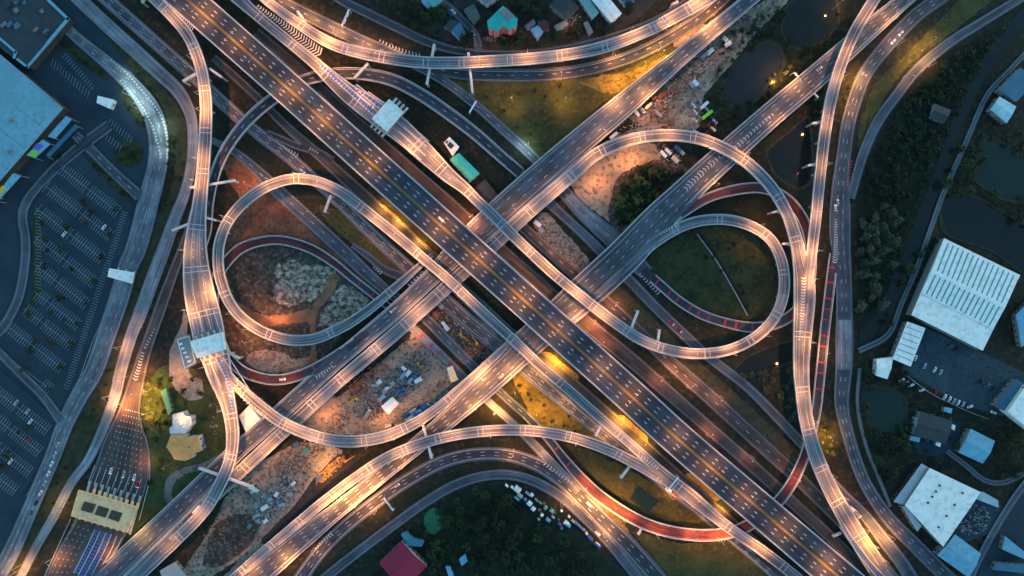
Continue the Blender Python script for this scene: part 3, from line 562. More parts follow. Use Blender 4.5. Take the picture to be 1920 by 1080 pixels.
patch('excavation_floor', M('excavation sand', (.3, .17, .05), (.45, .26, .1), .2), [(592,896),(636,856),(645,864),(605,905)], jit=.4)
patch('grass_field', grass, [(820,140),(900,150),(1000,152),(1100,145),(1180,128),(1290,70),(1330,50),(1170,190),(1060,275),(1000,305),(950,240),(880,185)], jit=1)
patch('grass_field', M('lamplit grass', (.12, .08, .014), (.24, .16, .03), .08, bump=.3, c3=(.06, .05, .015), scale2=.3), [(1090,152),(1180,134),(1250,104),(1270,98),(1240,126),(1185,172),(1130,172)], jit=1.5)  # glow of the masts put into the grass colour
patch('verge', verge, [(560,30),(620,62),(700,100),(690,92),(620,40),(570,5)], jit=.6)
patch('verge', dark_grass, [(590,140),(640,120),(720,130),(800,140),(860,180),(820,190),(760,150),(700,140)], jit=.6)
patch('verge', dark_grass, [(760,200),(840,240),(900,300),(980,360),(940,385),(880,330),(820,270)], jit=.6)
patch('construction_yard', yard, [(1170,215),(1200,170),(1260,120),(1340,60),(1420,10),(1450,-10),(1475,-10),(1400,75),(1350,130),(1310,190),(1290,250),(1240,255)], jit=1)
patch('dirt_track', dirt_road, [(1480,-20),(1490,-12),(1420,60),(1380,110),(1345,150),(1320,180),(1312,235),(1285,250),(1240,250),(1190,258),(1120,285),(1090,300),(1120,275),(1190,240),(1260,230),(1295,195),(1320,160),(1370,105),(1420,45)], jit=.8)
patch('sand_lot', sand, [(1070,345),(1110,300),(1170,272),(1225,270),(1240,300),(1210,330),(1160,350),(1145,395),(1150,420),(1100,385)], jit=1.4)
patch('construction_yard', M('pale yard', (.12, .1, .085), (.28, .24, .2), .15, bump=.4, c3=(.05, .045, .04), scale2=.4), [(1000,420),(1025,400),(1090,470),(1105,490),(1080,515),(1060,500)], jit=1)
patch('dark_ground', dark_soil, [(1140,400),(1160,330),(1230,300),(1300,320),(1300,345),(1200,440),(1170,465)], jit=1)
loop_grass = M('loop grass', (.010, .018, .007), (.034, .042, .013), .07, bump=.4, c3=(.05, .042, .016), scale2=.3)
patch('grass_field', loop_grass, [(1210,490),(1260,450),(1340,425),(1410,440),(1450,500),(1450,560),(1410,600),(1340,590),(1270,555),(1230,520)], jit=1)
patch('verge', dark_grass, [(1280,410),(1340,372),(1420,362),(1490,400),(1510,480),(1500,560),(1470,600),(1470,520),(1450,440),(1390,410),(1330,405)], jit=1)
patch('verge', M('brown verge', (.035, .03, .016), (.075, .06, .028), .15, c3=(.02, .022, .012), scale2=.5), [(1140,555),(1165,540),(1290,660),(1360,720),(1500,850),(1490,870),(1400,790),(1300,700),(1220,640)], jit=.6)
patch('verge', dark_grass, [(1390,700),(1430,680),(1490,690),(1500,800),(1440,760)], jit=1)
patch('grass_field', M('amber lit grass', (.11, .075, .012), (.2, .135, .025), .08, bump=.3, c3=(.06, .055, .015), scale2=.35), [(960,705),(985,690),(1130,830),(1160,842),(1080,812),(1010,800)], jit=1)  # golden lamp light painted as yellower grass
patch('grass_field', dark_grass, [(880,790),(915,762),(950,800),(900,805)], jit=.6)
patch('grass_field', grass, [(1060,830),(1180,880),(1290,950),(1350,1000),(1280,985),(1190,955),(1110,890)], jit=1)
patch('grass_field', M('ochre verge', (.12, .08, .015), (.22, .14, .03), .12, c3=(.06, .05, .02), scale2=.4), [(1090,915),(1130,945),(1180,985),(1190,1000),(1150,985),(1105,945)], jit=.6)  # amber pool of the mast carried by this strip's colour
patch('grass_field', grass, [(1190,1000),(1280,1020),(1360,1010),(1440,1080),(1460,1110),(1290,1110)], jit=1)
patch('verge', dark_grass, [(700,960),(820,895),(900,870),(960,872),(1060,925),(1130,1000),(1070,962),(1000,900),(920,888),(830,925)], jit=.6)
patch('verge', dark_grass, [(820,870),(900,830),(1000,830),(1040,870),(980,845),(900,842),(800,880)], jit=.6)
patch('garden_lawn', M('lawn', (.02, .045, .015), (.05, .075, .02), .15, c3=(.03, .03, .015), scale2=.5), [(300,690),(345,680),(400,730),(430,800),(420,870),(380,900),(300,960),(250,1010),(240,1000),(280,900),(275,820),(265,760),(275,720)], jit=.8)
patch('footpath', M('pale paving', (.18, .16, .14), (.28, .25, .22), .4), [(318,660),(340,610),(345,580),(352,600),(350,640),(355,700),(378,712),(380,745),(350,750),(320,715)], jit=.4)
patch('footpath', M('grey paving', (.1, .11, .11), (.16, .17, .17), .4), [(312,900),(335,880),(380,868),(415,850),(418,858),(385,880),(345,890),(325,908),(322,930),(335,945),(325,958),(308,935)], jit=.4)
patch('east_field', M('scrub ground', (.004, .008, .005), (.011, .015, .008), .08, bump=.4, c3=(.015, .016, .009), scale2=.35), [(1900,20),(1840,65),(1760,110),(1690,190),(1640,280),(1608,380),(1608,640),(1640,620),(1700,480),(1760,350),(1800,250),(1850,150),(1910,80)], jit=1)
patch('verge', grass, [(1640,160),(1690,110),(1760,40),(1800,0),(1860,0),(1780,65),(1700,125),(1650,200),(1612,300),(1610,240)], jit=1)
patch('verge', dark_grass, [(1420,240),(1500,170),(1560,150),(1540,260),(1520,400),(1500,390),(1440,320)], jit=1)
patch('loading_yard', yard_concrete, [(1690,695),(1712,605),(1760,625),(1850,665),(1925,700),(1925,740),(1880,780),(1840,770),(1770,740)], True)
patch('yard', yard_concrete, [(1835,925),(1880,950),(1860,1000),(1800,1020),(1770,1030)], True)
patch('back_lot', lot_asphalt, [(1700,800),(1720,770),(1800,790),(1810,830),(1770,860),(1720,850)], True)
patch('back_lot', lot_asphalt, [(1860,1000),(1925,900),(1925,1090),(1830,1090)], True)
patch('village_ground', M('village ground', (.02, .025, .022), (.05, .05, .045), .1, c3=(.03, .03, .028), scale2=.4), [(700,-30),(1220,-30),(1190,40),(1090,80),(980,92),(900,92),(820,70),(740,25)], jit=.6)
patch('dirt_verge', sand, [(1270,60),(1305,40),(1330,55),(1290,85),(1262,88)], jit=1)
patch('wood_floor', M('wood floor', (.008, .014, .009), (.02, .026, .014), .1, bump=.4), [(640,1110),(700,1060),(760,1005),(830,945),(900,905),(960,905),(1040,950),(1100,1010),(1180,1110)], jit=.6)
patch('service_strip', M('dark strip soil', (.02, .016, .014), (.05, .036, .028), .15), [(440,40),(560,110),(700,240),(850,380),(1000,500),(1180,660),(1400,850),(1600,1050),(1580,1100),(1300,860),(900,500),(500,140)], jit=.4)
patch('under_viaduct_soil', M('amber lit soil', (.2, .12, .02), (.32, .19, .035), .15, c3=(.1, .06, .02), scale2=.5), [(690,382),(720,385),(790,450),(835,490),(820,505),(760,455)], jit=.6)  # amber lamp pools put into the soil colour
patch('under_viaduct_soil', MATS['amber lit soil'], [(1015,665),(1030,660),(1085,705),(1080,715),(1050,705)], jit=.6)
patch('under_viaduct_soil', MATS['amber lit soil'], [(1145,785),(1170,780),(1215,820),(1200,830)], jit=.6)
patch('under_viaduct_soil', MATS['amber lit soil'], [(1285,890),(1310,890),(1350,930),(1335,940)], jit=.6)
def water_poly(poly, mat=water, name='pond'):
    patch('pond_bank', M('muddy bank', (.02, .022, .012), (.05, .045, .022), .3), [(x+(x-sum(q[0] for q in poly)/len(poly))*.1, y+(y-sum(q[1] for q in poly)/len(poly))*.1) for x, y in poly], jit=.8)
    return patch(name, mat, poly, jit=.3)
water_poly([(1435,80),(1460,90),(1468,120),(1450,160),(1415,188),(1380,198),(1357,188),(1354,165),(1375,125),(1402,98)], M('dull pond water', (.02, .021, .022), (.026, .026, .027), .03, rough=.2))
water_poly([(1478,12),(1520,-15),(1562,-10),(1570,40),(1545,74),(1505,90),(1477,80),(1468,50)])
water_poly([(1845,262),(1890,275),(1930,320),(1940,375),(1880,372),(1832,335)], green_water)
water_poly([(1775,365),(1830,372),(1940,440),(1940,520),(1860,470),(1780,440),(1765,400)])
water_poly([(1622,728),(1660,725),(1695,745),(1698,785),(1680,810),(1640,803),(1618,775)], green_water)
water_poly([(1372,705),(1400,672),(1450,650),(1495,640),(1495,672),(1440,692),(1410,705),(1385,712)])
water_poly([(1440,285),(1480,250),(1515,225),(1522,330),(1495,352),(1455,325)])
water_poly([(796,968),(812,952),(828,965),(830,985),(815,1002),(797,995)], algae, 'algae_pond')
patch('canal', water, [(1945,20),(1880,95),(1830,180),(1795,265),(1765,350),(1735,430),(1705,510),(1680,570),(1650,615),(1615,645),(1610,625),(1640,590),(1665,545),(1690,480),(1720,400),(1752,320),(1780,240),(1815,160),(1865,80),(1930,0)], jit=.4)
for q in ([(1197,910),(1237,940),(1217,960),(1180,937)], [(1160,966),(1175,972),(1195,990),(1183,1000)]):
    cx, cy_ = sum(p[0] for p in q)/4, sum(p[1] for p in q)/4
    patch('pond_bank', MATS['dark soil'], [(cx+(x-cx)*1.1, cy_+(y-cy_)*1.1) for x, y in q], True); patch('basin_water', MATS['green pond water'], q, True)
# drainage ditch in the grass loop
m = MB()
r_ = cr([(1310,437),(1345,485),(1375,535),(1405,590)], 8)
patch('ditch', M('dark ditch', (.006, .008, .008), (.012, .014, .014), .5), [(x+2.2, y-1) for x, y in r_]+[(x-2.2, y+1) for x, y in r_[::-1]], True)
patch('ditch_edge', concrete, [(x-2.3, y+1.1) for x, y in r_]+[(x-4.0, y+2.1) for x, y in r_[::-1]], True)
# ------------------------------------------------------------------ parking stalls
def inpoly(x, y, poly):
    c = False; n = len(poly)
    for i in range(n):
        x1, y1 = poly[i]; x2, y2 = poly[(i+1) % n]
        if (y1 > y) != (y2 > y) and x < (x2-x1)*(y-y1)/(y2-y1)+x1: c = not c
    return c
lotA = [(95,318),(150,288),(205,335),(250,385),(236,470),(205,560),(162,680),(132,742),(112,772),(60,715),(0,650),(-20,600),(28,592),(62,560),(62,400),(75,360)]
lotB = [(-20,675),(35,722),(108,790),(86,850),(45,925),(-10,940)]
patch('car_park', lot_asphalt, lotA, True); patch('car_park', lot_asphalt, lotB, True)
for q in ([(215,275),(250,262),(268,280),(262,305),(240,313),(215,300)], [(212,140),(232,162),(272,215),(280,252),(262,238),(238,200)], [(105,65),(135,85),(200,140),(196,150),(130,98)], [(96,300),(150,262),(165,275),(158,285),(110,318)], [(172,288),(225,345),(248,372),(236,376),(180,320)], [(62,400),(72,400),(74,548),(50,590),(42,588),(62,545)]):
    patch('planting_bed', loop_grass, q, jit=.6)
stall_m = M('faded stall paint', (.34, .4, .44), (.2, .25, .29), .8)
m = MB(); u = np.array([.79, .61]); nrm_ = np.array([-.61, .79])
zz = .46
def seg(m, a, b, wd):
    p0, p1 = P(*a, zz), P(*b, zz); d = (p1-p0).normalized(); n = Vector((-d.y, d.x, 0))*wd; m.add([p0-n, p1-n, p1+n, p0+n], [(0, 1, 2, 3)])
for poly, ends in ((lotA, [(227,402),(213,447),(197,490),(183,535),(168,575),(153,615),(140,652),(122,695),(100,735)]), (lotB, [(95,812),(80,852),(62,890),(35,925)])):
    for e in ends:
        e = np.array(e); runs = 0
        for k in range(60):
            p = e-u*(8+k*5.4)
            if not (inpoly(*p, poly) and inpoly(*(p-nrm_*12), poly) and inpoly(*(p+nrm_*12), poly)): continue
            if k in (13, 27): continue
            seg(m, p-nrm_*12.5, p+nrm_*12.5, .13)
        # centre line of the double row
        a = [e-u*(8+k*5.4) for k in range(60) if inpoly(*(e-u*(8+k*5.4)), poly)]
        if len(a) > 2: seg(m, a[0], a[-1], .12)
for k in range(70):   # single row along the edge road
    t = k/69; x, y = 240-t*110, 400+t*330; seg(m, (x, y), (x-11, y-4), .12)
for k in range(26): seg(m, (66, 395+k*6), (77, 397+k*6), .12)
for k in range(14): seg(m, (100+k*5.2, 110+k*4.6), (96+k*5.2, 116+k*4.6+8), .12); seg(m, (125+k*4, 100+k*4.6), (118+k*4, 108+k*4.6), .12)
for k in range(9): seg(m, (208+k*5, 222+k*4.2), (203+k*5, 234+k*4.2), .12); seg(m, (188+k*5, 238+k*4.2), (183+k*5, 250+k*4.2), .12)
tag(m.build('parking_marking', stall_m), kind='structure')
# pale patterned kerb dashes along the lit bend of the mall road
m = MB()
for A_ in ([(207,112),(240,140),(275,180),(300,215),(312,250),(314,300)], [(226,150),(245,172),(268,203),(285,235),(296,270),(302,300)]):
    a = cr(A_, 3.2); zz = .8
    for q in range(0, len(a)-1, 2): seg(m, a[q], a[q+1], .7)
tag(m.build('road_marking', paint), kind='structure')
# ------------------------------------------------------------------ buildings
def poly3(poly, z): return [P(x, y, z) for x, y in poly]
def walls(root, poly, z0, z1, mat, name='wall', doors=True, every=4.2, win=True):
    m = MB(); pp = poly3(poly, z1); n = len(pp)
    ar = sum(pp[i].x*pp[(i+1) % n].y-pp[(i+1) % n].x*pp[i].y for i in range(n))
    if ar < 0: pp = pp[::-1]
    m.prism([(p.x, p.y) for p in pp], z0, z1); wl = m.build(name, mat, root)
    if win:
        best = None; cnt = 0
        for i in range(n):
            a, b = pp[i], pp[(i+1) % n]; e = b-a; L = math.hypot(e.x, e.y)
            if L < 3: continue
            d = e/L; out = Vector((d.y, -d.x, 0)); ang = math.atan2(d.y, d.x); k = min(6, int(L/every))
            for q in range(k):
                for fl in range(max(1, min(4, int((z1-z0)/3.3)))):
                    if cnt > 40: continue
                    c = a+d*((q+.5)*L/k)+out*.02; zc = z0+1.7+fl*3.3
                    if zc > z1-.6: continue
                    mm = MB(); mm.box((c.x, c.y, zc), (1.5, .12, 1.3), ang); mm.build('window', glass_m, root); cnt += 1
            if best is None or L > best[0]: best = (L, a+d*(L*.5+ (L/k/2 if k else 0))+out*.03, ang)
        if best and doors:
            c = best[1]; mm = MB(); mm.box((c.x, c.y, z0+1.06), (1.3, .14, 2.1), best[2]); mm.build('door', dark_metal, root)
    return wl
def flat_roof(root, poly, z, mat, over=.5, para=True, th=.35):
    pp = poly3(poly, z); c = sum((p for p in pp), Vector())/len(pp)
    o = [p+(p-c).normalized()*over for p in pp]; m = MB(); m.prism([(p.x, p.y) for p in o], z+.003, z+th); rf = m.build('roof', mat, root)
    return rf
def gable(root, q, z, rise, mat, over=.6, th=.18, axis=0, name='roof'):
    """quad q of photo pixels at eaves height z; ridge parallel to edge q0-q1 (axis 0) or q1-q2 (axis 1)"""
    pp = poly3(q, z)
    if axis: pp = pp[1:]+pp[:1]
    c = sum(pp, Vector())/4; pp = [p+(p-c).normalized()*over for p in pp]
    r0, r1 = (pp[0]+pp[3])/2+Vector((0, 0, rise)), (pp[1]+pp[2])/2+Vector((0, 0, rise)); dz = Vector((0, 0, th)); m = MB()
    v = [pp[0], pp[1], r1, r0, pp[2], pp[3]]; v = v+[x+dz for x in v]
    up = [(6, 7, 8, 9), (9, 8, 10, 11)]; lo = [(3, 2, 1, 0), (5, 4, 2, 3)]; sd_ = [(0, 1, 7, 6), (1, 2, 8, 7), (2, 4, 10, 8), (4, 5, 11, 10), (5, 3, 9, 11), (3, 0, 6, 9)]
    m.add(v, up+lo+sd_); rf = m.build(name, mat, root)
    m = MB(); m.add([pp[0], pp[3], r0, pp[1], pp[2], r1], [(0, 1, 2), (3, 5, 4)]); m.build('gable_wall', concrete, root)
    return rf, r0+dz, r1+dz
def building(name, label, cat, poly, h, wall, roof, rise=0, axis=0, group=None, over=.5, win=True, z0=0):
    c = sum(poly3(poly, z0), Vector())/len(poly); root = thing(name, label, cat, (c.x, c.y, z0), group)
    walls(root, poly, z0, h, wall, win=win)
    if rise: gable(root, poly, h, rise, roof, over, axis=axis)
    else: flat_roof(root, poly, h, roof, over)
    return root
def roof_box(root, x, y, z, sz, mat, ang=0, name='roof_unit'):
    p = P(x, y, z); m = MB(); m.box((p.x, p.y, z+sz[2]/2+.36), sz, ang); m.box((p.x, p.y, z+sz[2]+.4), (sz[0]*.6, sz[1]*.6, .12), ang); return m.build(name, mat, root)
wall_w = M('white wall', (.45, .46, .47), (.6, .6, .6), .3); wall_g = M('grey wall', (.12, .125, .13), (.2, .2, .2), .3); wall_d = M('dark brown wall', (.03, .028, .028), (.06, .05, .048), .3); wall_pink = M('pink wall', (.55, .16, .2), (.65, .24, .26), .4)
def rmat(n, c, k=.72, s=.12): return M(n, tuple(x*k for x in c), c, s, rough=.55, c3=tuple(x*.74 for x in c), scale2=.3)
roof_white = rmat('white metal roof', (.9, .86, .78), .88); roof_blue = rmat('blue metal roof', (.17, .36, .43), .8, .03); roof_teal = rmat('teal roof', (.03, .42, .38)); roof_dark = rmat('dark roof', (.04, .05, .055)); roof_grey = rmat('grey roof', (.2, .22, .22)); roof_yellow = rmat('yellow roof', (.85, .36, .11)); roof_red = rmat('red roof', (.3, .02, .05), .8); roof_lb = rmat('light blue roof', (.16, .38, .5), .8); roof_dblue = rmat('dull blue roof', (.05, .16, .24)); roof_cream = rmat('cream roof', (.95, .54, .26), .9)
# mall and its neighbour
b = building('shopping_mall', 'huge flat blue roofed mall building beside the car park', 'mall', [(-160,-20),(0,103),(118,203),(0,338),(-160,500)], 9, wall_d, roof_blue, win=False)
for k in range(9): roof_box(b, random.uniform(-120, 60), random.uniform(180, 300), 9, (3, 2, 1.4), roof_grey, .7)
for k in range(7):
    a, c_ = P(118-k*34, 203+k*39, 9.4), P(60-k*34, 158+k*39, 9.4); m = MB(); m.tube(a+(c_-a)*.05+Vector((0, 0, .02)), a+(c_-a)*.98+Vector((0, 0, .02)), .09, n=4); m.build('roof_seam', roof_grey, b)
# entrance canopies of the mall
def sign_roof(label, poly, h, roof, extra=()):
    c = sum(poly3(poly, 0), Vector())/len(poly); t = thing('entrance_canopy', label, 'canopy', (c.x, c.y, 0), 'mall entrance canopies'); flat_roof(t, poly, h, roof, 0)
    for x, y in poly[:4]:
        p = P(x, y, h); m = MB(); m.tube((p.x*.999, p.y*.999, 0), (p.x*.999, p.y*.999, h), .15); m.build('post', steel, t)
    for po, ma in extra:
        m = MB(); pp = poly3(po, h+.5); m.prism([(p.x, p.y) for p in pp], h+.355, h+.6); m.build('coloured_panel', ma, t)
    return t
purple = M('purple panel', (.12, .1, .45)); lime = M('lime panel', (.2, .5, .03)); amber_p = M('amber panel', (.6, .42, .05))
sign_roof('pale blue slab canopy nearest the corner of the blue mall roof', [(124,218),(135,224),(104,260),(90,256)], 8, roof_lb)
sign_roof('canopy with purple and lime coloured panels along the mall wall', [(80,262),(95,270),(66,297),(50,291)], 8, roof_lb, [([(70,268),(82,273),(72,282),(62,277)], purple), ([(62,281),(72,285),(64,296),(54,291)], lime)])
sign_roof('pale frame canopy with an amber panel at the far mall corner', [(25,325),(40,330),(-4,378),(-10,370)], 8, roof_lb, [([(4,348),(12,352),(0,366),(-6,362)], amber_p)])
sign_roof('long thin glass canopy in front of the mall entrance', [(140,234),(147,238),(92,296),(86,291)], 5, roof_dblue)
b = building('car_deck_building', 'dark rooftop deck edged with a pale blue parapet north of the mall', 'building', [(76,-14),(128,36),(52,126),(10,96),(-60,30),(-60,-14)], 8, wall_d, roof_dark, win=False)
def parapet_loop(root, poly, z, w_, h, mat, closed=True):
    pts = poly+[poly[0]] if closed else poly; m = MB()
    for a, c_ in zip(pts[:-1], pts[1:]):
        p, q = P(*a, z), P(*c_, z); d = q-p; L = math.hypot(d.x, d.y); m.box(((p.x+q.x)/2, (p.y+q.y)/2, z+h/2), (L+w_*.98, w_, h), math.atan2(d.y, d.x))
    return m.build('roof_parapet', mat, root)
parapet_loop(b, [(76,-14),(128,36),(90,81)], 8.36, 2.0, .8, roof_lb, False); parapet_loop(b, [(88,84),(52,126),(34,112)], 8.37, 1.6, .7, roof_lb, False); parapet_loop(b, [(0,72),(30,98),(27,108)], 8.38, 1.6, .7, roof_lb, False)
for k in range(14): roof_box(b, random.uniform(-20, 90), random.uniform(-5, 70), 8, (random.uniform(2, 5), random.uniform(1.5, 3), 1.2), random.choice([roof_dark, roof_dblue, wall_g]), .7)
building('kiosk', 'small white square roof beside the mall car park entrance', 'kiosk', [(184,180),(213,187),(206,204),(182,193)], 4.5, wall_w, roof_white, over=.2)
# gate canopies over roads
def canopy(name, label, poly, z0, h, roof, posts=6, cat='toll canopy', holes=(), th=.6, booth_rows=None, group=None):
    c = sum(poly3(poly, z0), Vector())/len(poly); t = thing(name, label, cat, (c.x, c.y, z0), group)
    pp = poly3(poly, h); m = MB(); m.prism([(p.x, p.y) for p in pp], h, h+th); rf = m.build('roof', roof, t)
    parapet_m2 = MB()
    n = len(pp)
    for i in range(n):
        a, d = pp[i], pp[(i+1) % n]-pp[i]; L = d.length; mid = a+d/2; inw = (sum(pp, Vector())/n-mid).normalized()*.3
        parapet_m2.box((mid.x+inw.x, mid.y+inw.y, h+th+.253), (L-.3, .35, .5), math.atan2(d.y, d.x))
    parapet_m2.build('fascia', roof, rf)
    for ho in holes:
        m = MB(); q = poly3(ho, h+.6); m.prism([(p.x, p.y) for p in q], h+th+.004, h+th+.5); m.build('roof_well', M('dark roof well', (.05, .035, .025), (.09, .06, .04), .5), t)
    a, b_, c2, d2 = [P(x, y, h) for x, y in poly[:4]]
    for k in range(posts):
        tt = (k+.5)/posts
        for A, B in ((a, b_), (d2, c2)):
            p = A+(B-A)*tt; ce = (a+b_+c2+d2)/4; p = p+(ce-p)*.25; m = MB(); m.tube((p.x, p.y, z0), (p.x, p.y, h), .22); m.build('post', steel, t)
        p = (a+(b_-a)*tt+d2+(c2-d2)*tt)/2; dd = (d2-a).normalized(); ang = math.atan2(dd.y, dd.x)
        m = MB(); m.box((p.x, p.y, z0+1.35), (3.2, 1.5, 2.7), ang); m.box((p.x, p.y, z0+2.78), (3.5, 1.8, .15), ang); bo = m.build('toll_booth', wall_w, t)
        for sg in (1, -1):
            e = Vector((-dd.y, dd.x, 0))*.76*sg; m = MB(); m.box((p.x+e.x, p.y+e.y, z0+1.8), (2.4, .06, 1.0), ang); m.build('window', glass_m, bo)
        m = MB(); m.box((p.x, p.y, z0+.13), ((d2-a).length*1.5, 1.9, .24), ang, taper=.97); m.build('toll_island', parapet_m, t)
    return t
t = canopy('toll_plaza', 'white roofed toll canopy on the loop ramp by the teal roofed office', [(697,223),(725,247),(757,210),(730,186)], 11.15, 17, roof_white, 4)
t = canopy('toll_plaza', 'white roofed toll canopy across the widened flyover beside the office garden', [(357,640),(418,622),(424,655),(370,672)], 11.2, 17, roof_white, 5)
t = canopy('toll_plaza', 'cream roofed toll plaza with three dark roof wells over many lanes', [(148,918),(258,950),(240,998),(134,967)], .5, 8, roof_cream, 9, holes=([(159,940),(180,946),(173,962),(152,956)], [(185,948),(205,954),(198,970),(178,964)], [(210,956),(230,962),(223,978),(203,971)]))
root = t
for k in range(9):   # scalloped lane hoods at the upstream edge
    p = P(176+k*10.2, 922+k*3.3, 7.6); m = MB(); m.box((p.x, p.y, 7.55), (2.2, 4.2, .3), -.28); m.box((p.x, p.y, 7.77), (1.5, 3.2, .14), -.28); m.build('lane_hood', roof_cream, root)
canopy('gate_canopy', 'narrow white gate canopy crossing the mall road', [(206,503),(252,511),(248,532),(203,519)], .5, 6, roof_white, 3, cat='gate canopy')
# toll offices
b = building('toll_office', 'flat grey teal office block attached to the white toll canopy by the garden', 'office', [(332,636),(356,628),(368,680),(346,693)], 9, wall_g, rmat('grey teal roof', (.22, .33, .34)))
for k in range(5): roof_box(b, 340+k*4, 645+k*8, 9, (2.2, 1.6, 1.3), roof_white, .4)
parapet_loop(b, [(333,637),(355,630),(366,679),(347,690)], 9.36, .4, .6, roof_white)
b = building('toll_office', 'teal roofed office beside the toll plaza on the loop ramp', 'office', [(844,300),(861,288),(898,324),(880,340)], 7, wall_w, roof_teal, rise=1.6, axis=1)
b = building('utility_block', 'small white utility block with a dark inner yard next to the teal office', 'building', [(833,268),(843,258),(860,275),(848,291)], 5, wall_w, roof_white)
roof_box(b, 845, 273, 5, (3.6, 4.2, .3), roof_dark, .8); roof_box(b, 838, 267, 5, (2, 2, 1), roof_grey, .8)
b = building('utility_shed', 'dark open shed against the viaduct past the teal office', 'shed', [(891,352),(910,336),(933,365),(918,385)], 4, wall_g, roof_dark, over=0)
b = building('villa', 'cream yellow angular roofed villa in the garden', 'house', [(321,814),(348,815),(346,820),(372,818),(378,843),(374,847),(360,851),(360,859),(348,864),(327,861),(323,853),(312,838)], 7, wall_w, roof_yellow, over=0)
roof_box(b, 340, 832, 7, (4, 2.4, .5), roof_yellow, .2); roof_box(b, 355, 838, 7, (1.4, 1.2, .8), roof_grey, .2)
m = MB(); p = P(378, 834, 5); m.box((p.x+1.6, p.y, 5), (1.4, 8, .3)); m.build('awning', roof_dblue, b)
b = building('villa', 'lilac white stepped roofed villa behind the yellow one', 'house', [(324,777),(344,772),(346,779),(359,781),(360,796),(352,806),(347,813),(319,813),(318,802),(324,798)], 6.9, wall_w, rmat('lilac white roof', (.6, .56, .6), .88), over=0)
for k in range(4): roof_box(b, 330+k*5, 785+k*5, 7, (1.6, 1.4, .8), roof_white)
b = building('shed_roof', 'long green and grey lean-to in the garden by the toll canopy', 'shed', [(302,735),(312,728),(322,770),(316,778)], 3.5, wall_g, rmat('green roof', (.08, .28, .16)))
b = building('white_tent', 'white square canopy tucked against the toll ramp', 'tent', [(449,780),(468,761),(497,795),(470,825)], 5, wall_w, roof_white, rise=1.2, win=False)
b = building('site_tent', 'white square tent roof in the middle of the construction yard', 'tent', [(716,762),(735,745),(747,757),(729,776)], 4, wall_w, roof_white, rise=1.0, win=False)
# east side industry
b = building('warehouse', 'big white corrugated warehouse with striped folded roof beside the loading yard', 'warehouse', [(1770,447),(1912,516),(1842,657),(1709,590)], 8, wall_g, roof_white, over=.2, win=False)
q = [P(1770,447,8.4), P(1912,516,8.4), P(1842,657,8.4), P(1709,590,8.4)]
def lerpq(s_, t_): return (q[0]*(1-s_)+q[1]*s_)*(1-t_)+(q[3]*(1-s_)+q[2]*s_)*t_
m = MB(); ns = 15
prof = [(0, .2), (.42, 1.6), (.72, .3)]
for (t0_, h0), (t1_, h1) in zip(prof[:-1], prof[1:]):
    a, b1, c1, d1 = lerpq(0, t0_), lerpq(1, t0_), lerpq(1, t1_), lerpq(0, t1_)
    m.add([a+Vector((0, 0, h0)), b1+Vector((0, 0, h0)), c1+Vector((0, 0, h1)), d1+Vector((0, 0, h1))], [(3, 2, 1, 0)])
m.build('folded_roof', roof_white, b)
m = MB()
for k in range(1, ns):
    for (t0_, h0), (t1_, h1) in zip(prof[:-1], prof[1:]):
        s_ = k/ns; w_ = .009; tt0, tt1 = t0_+.03, t1_-.02
        z0_, z1_ = h0+(h1-h0)*.07, h1-(h1-h0)*.05
        m.add([lerpq(s_-w_, tt0)+Vector((0, 0, z0_+.05)), lerpq(s_+w_, tt0)+Vector((0, 0, z0_+.05)), lerpq(s_+w_, tt1)+Vector((0, 0, z1_+.05)), lerpq(s_-w_, tt1)+Vector((0, 0, z1_+.05))], [(3, 2, 1, 0)])
m.build('roof_light', rmat('teal skylight strip', (.12, .34, .38)), b)
b = building('warehouse_wing', 'narrow white ribbed roof wing below the striped warehouse', 'warehouse', [(1701,604),(1734,616),(1707,686),(1674,672)], 5.99, wall_g, roof_white)
m = MB()
for k in range(6):
    t_ = .12+.15*k; a, c_ = P(1701*(1-t_)+1674*t_, 604*(1-t_)+672*t_, 6.4), P(1734*(1-t_)+1707*t_, 616*(1-t_)+686*t_, 6.4); m.tube(a+(c_-a)*.06, a+(c_-a)*.94, .22, n=4)
m.build('roof_rib', roof_grey, b)
building('gatehouse', 'small white peaked gatehouse roof next to the ribbed wing', 'gatehouse', [(1644,674),(1674,670),(1663,710),(1642,703)], 5, wall_w, roof_white, rise=1.4)
building('warehouse', 'white roofed hall at the edge of the loading yard beside a blue lean-to', 'warehouse', [(1890,772),(1925,722),(1990,760),(1940,812)], 10, wall_w, roof_white)
building('lean_to', 'blue lean-to roof along the loading yard', 'shed', [(1866,760),(1905,712),(1921,722),(1886,771)], 6, wall_g, roof_dblue)
b = building('factory', 'wide white flat roofed factory with small dark roof vents', 'factory', [(1743,878),(1838,923),(1768,1024),(1697,947)], 8, wall_g, roof_white, over=.3, win=False)
for x, y in ((1761,910),(1754,921),(1747,931),(1739,942),(1804,924),(1789,946),(1774,967),(1759,988)): roof_box(b, x, y, 8, (1.3, 1.3, .6), dark_metal, .5, 'roof_vent')
building('eave_wing', 'pale pinkish eave strip wrapping the western side of the factory', 'eave', [(1727,870),(1741,878),(1696,946),(1676,940)], 5, wall_d, rmat('pale eave', (.5, .5, .52)))
building('eave_wing', 'narrow eave strip along the southern side of the factory', 'eave', [(1692,950),(1700,950),(1727,985),(1719,995)], 6, wall_g, MATS['pale eave'])
building('warehouse', 'light blue gabled shed below the factory', 'shed', [(1791,1003),(1838,1038),(1816,1082),(1758,1041)], 7, wall_g, roof_lb, rise=1.2)
building('annex', 'pale narrow annex roof beside the scrapyard', 'shed', [(1842,922),(1870,938),(1871,951),(1832,936)], 4, wall_g, rmat('pale blue roof', (.4, .5, .54)))
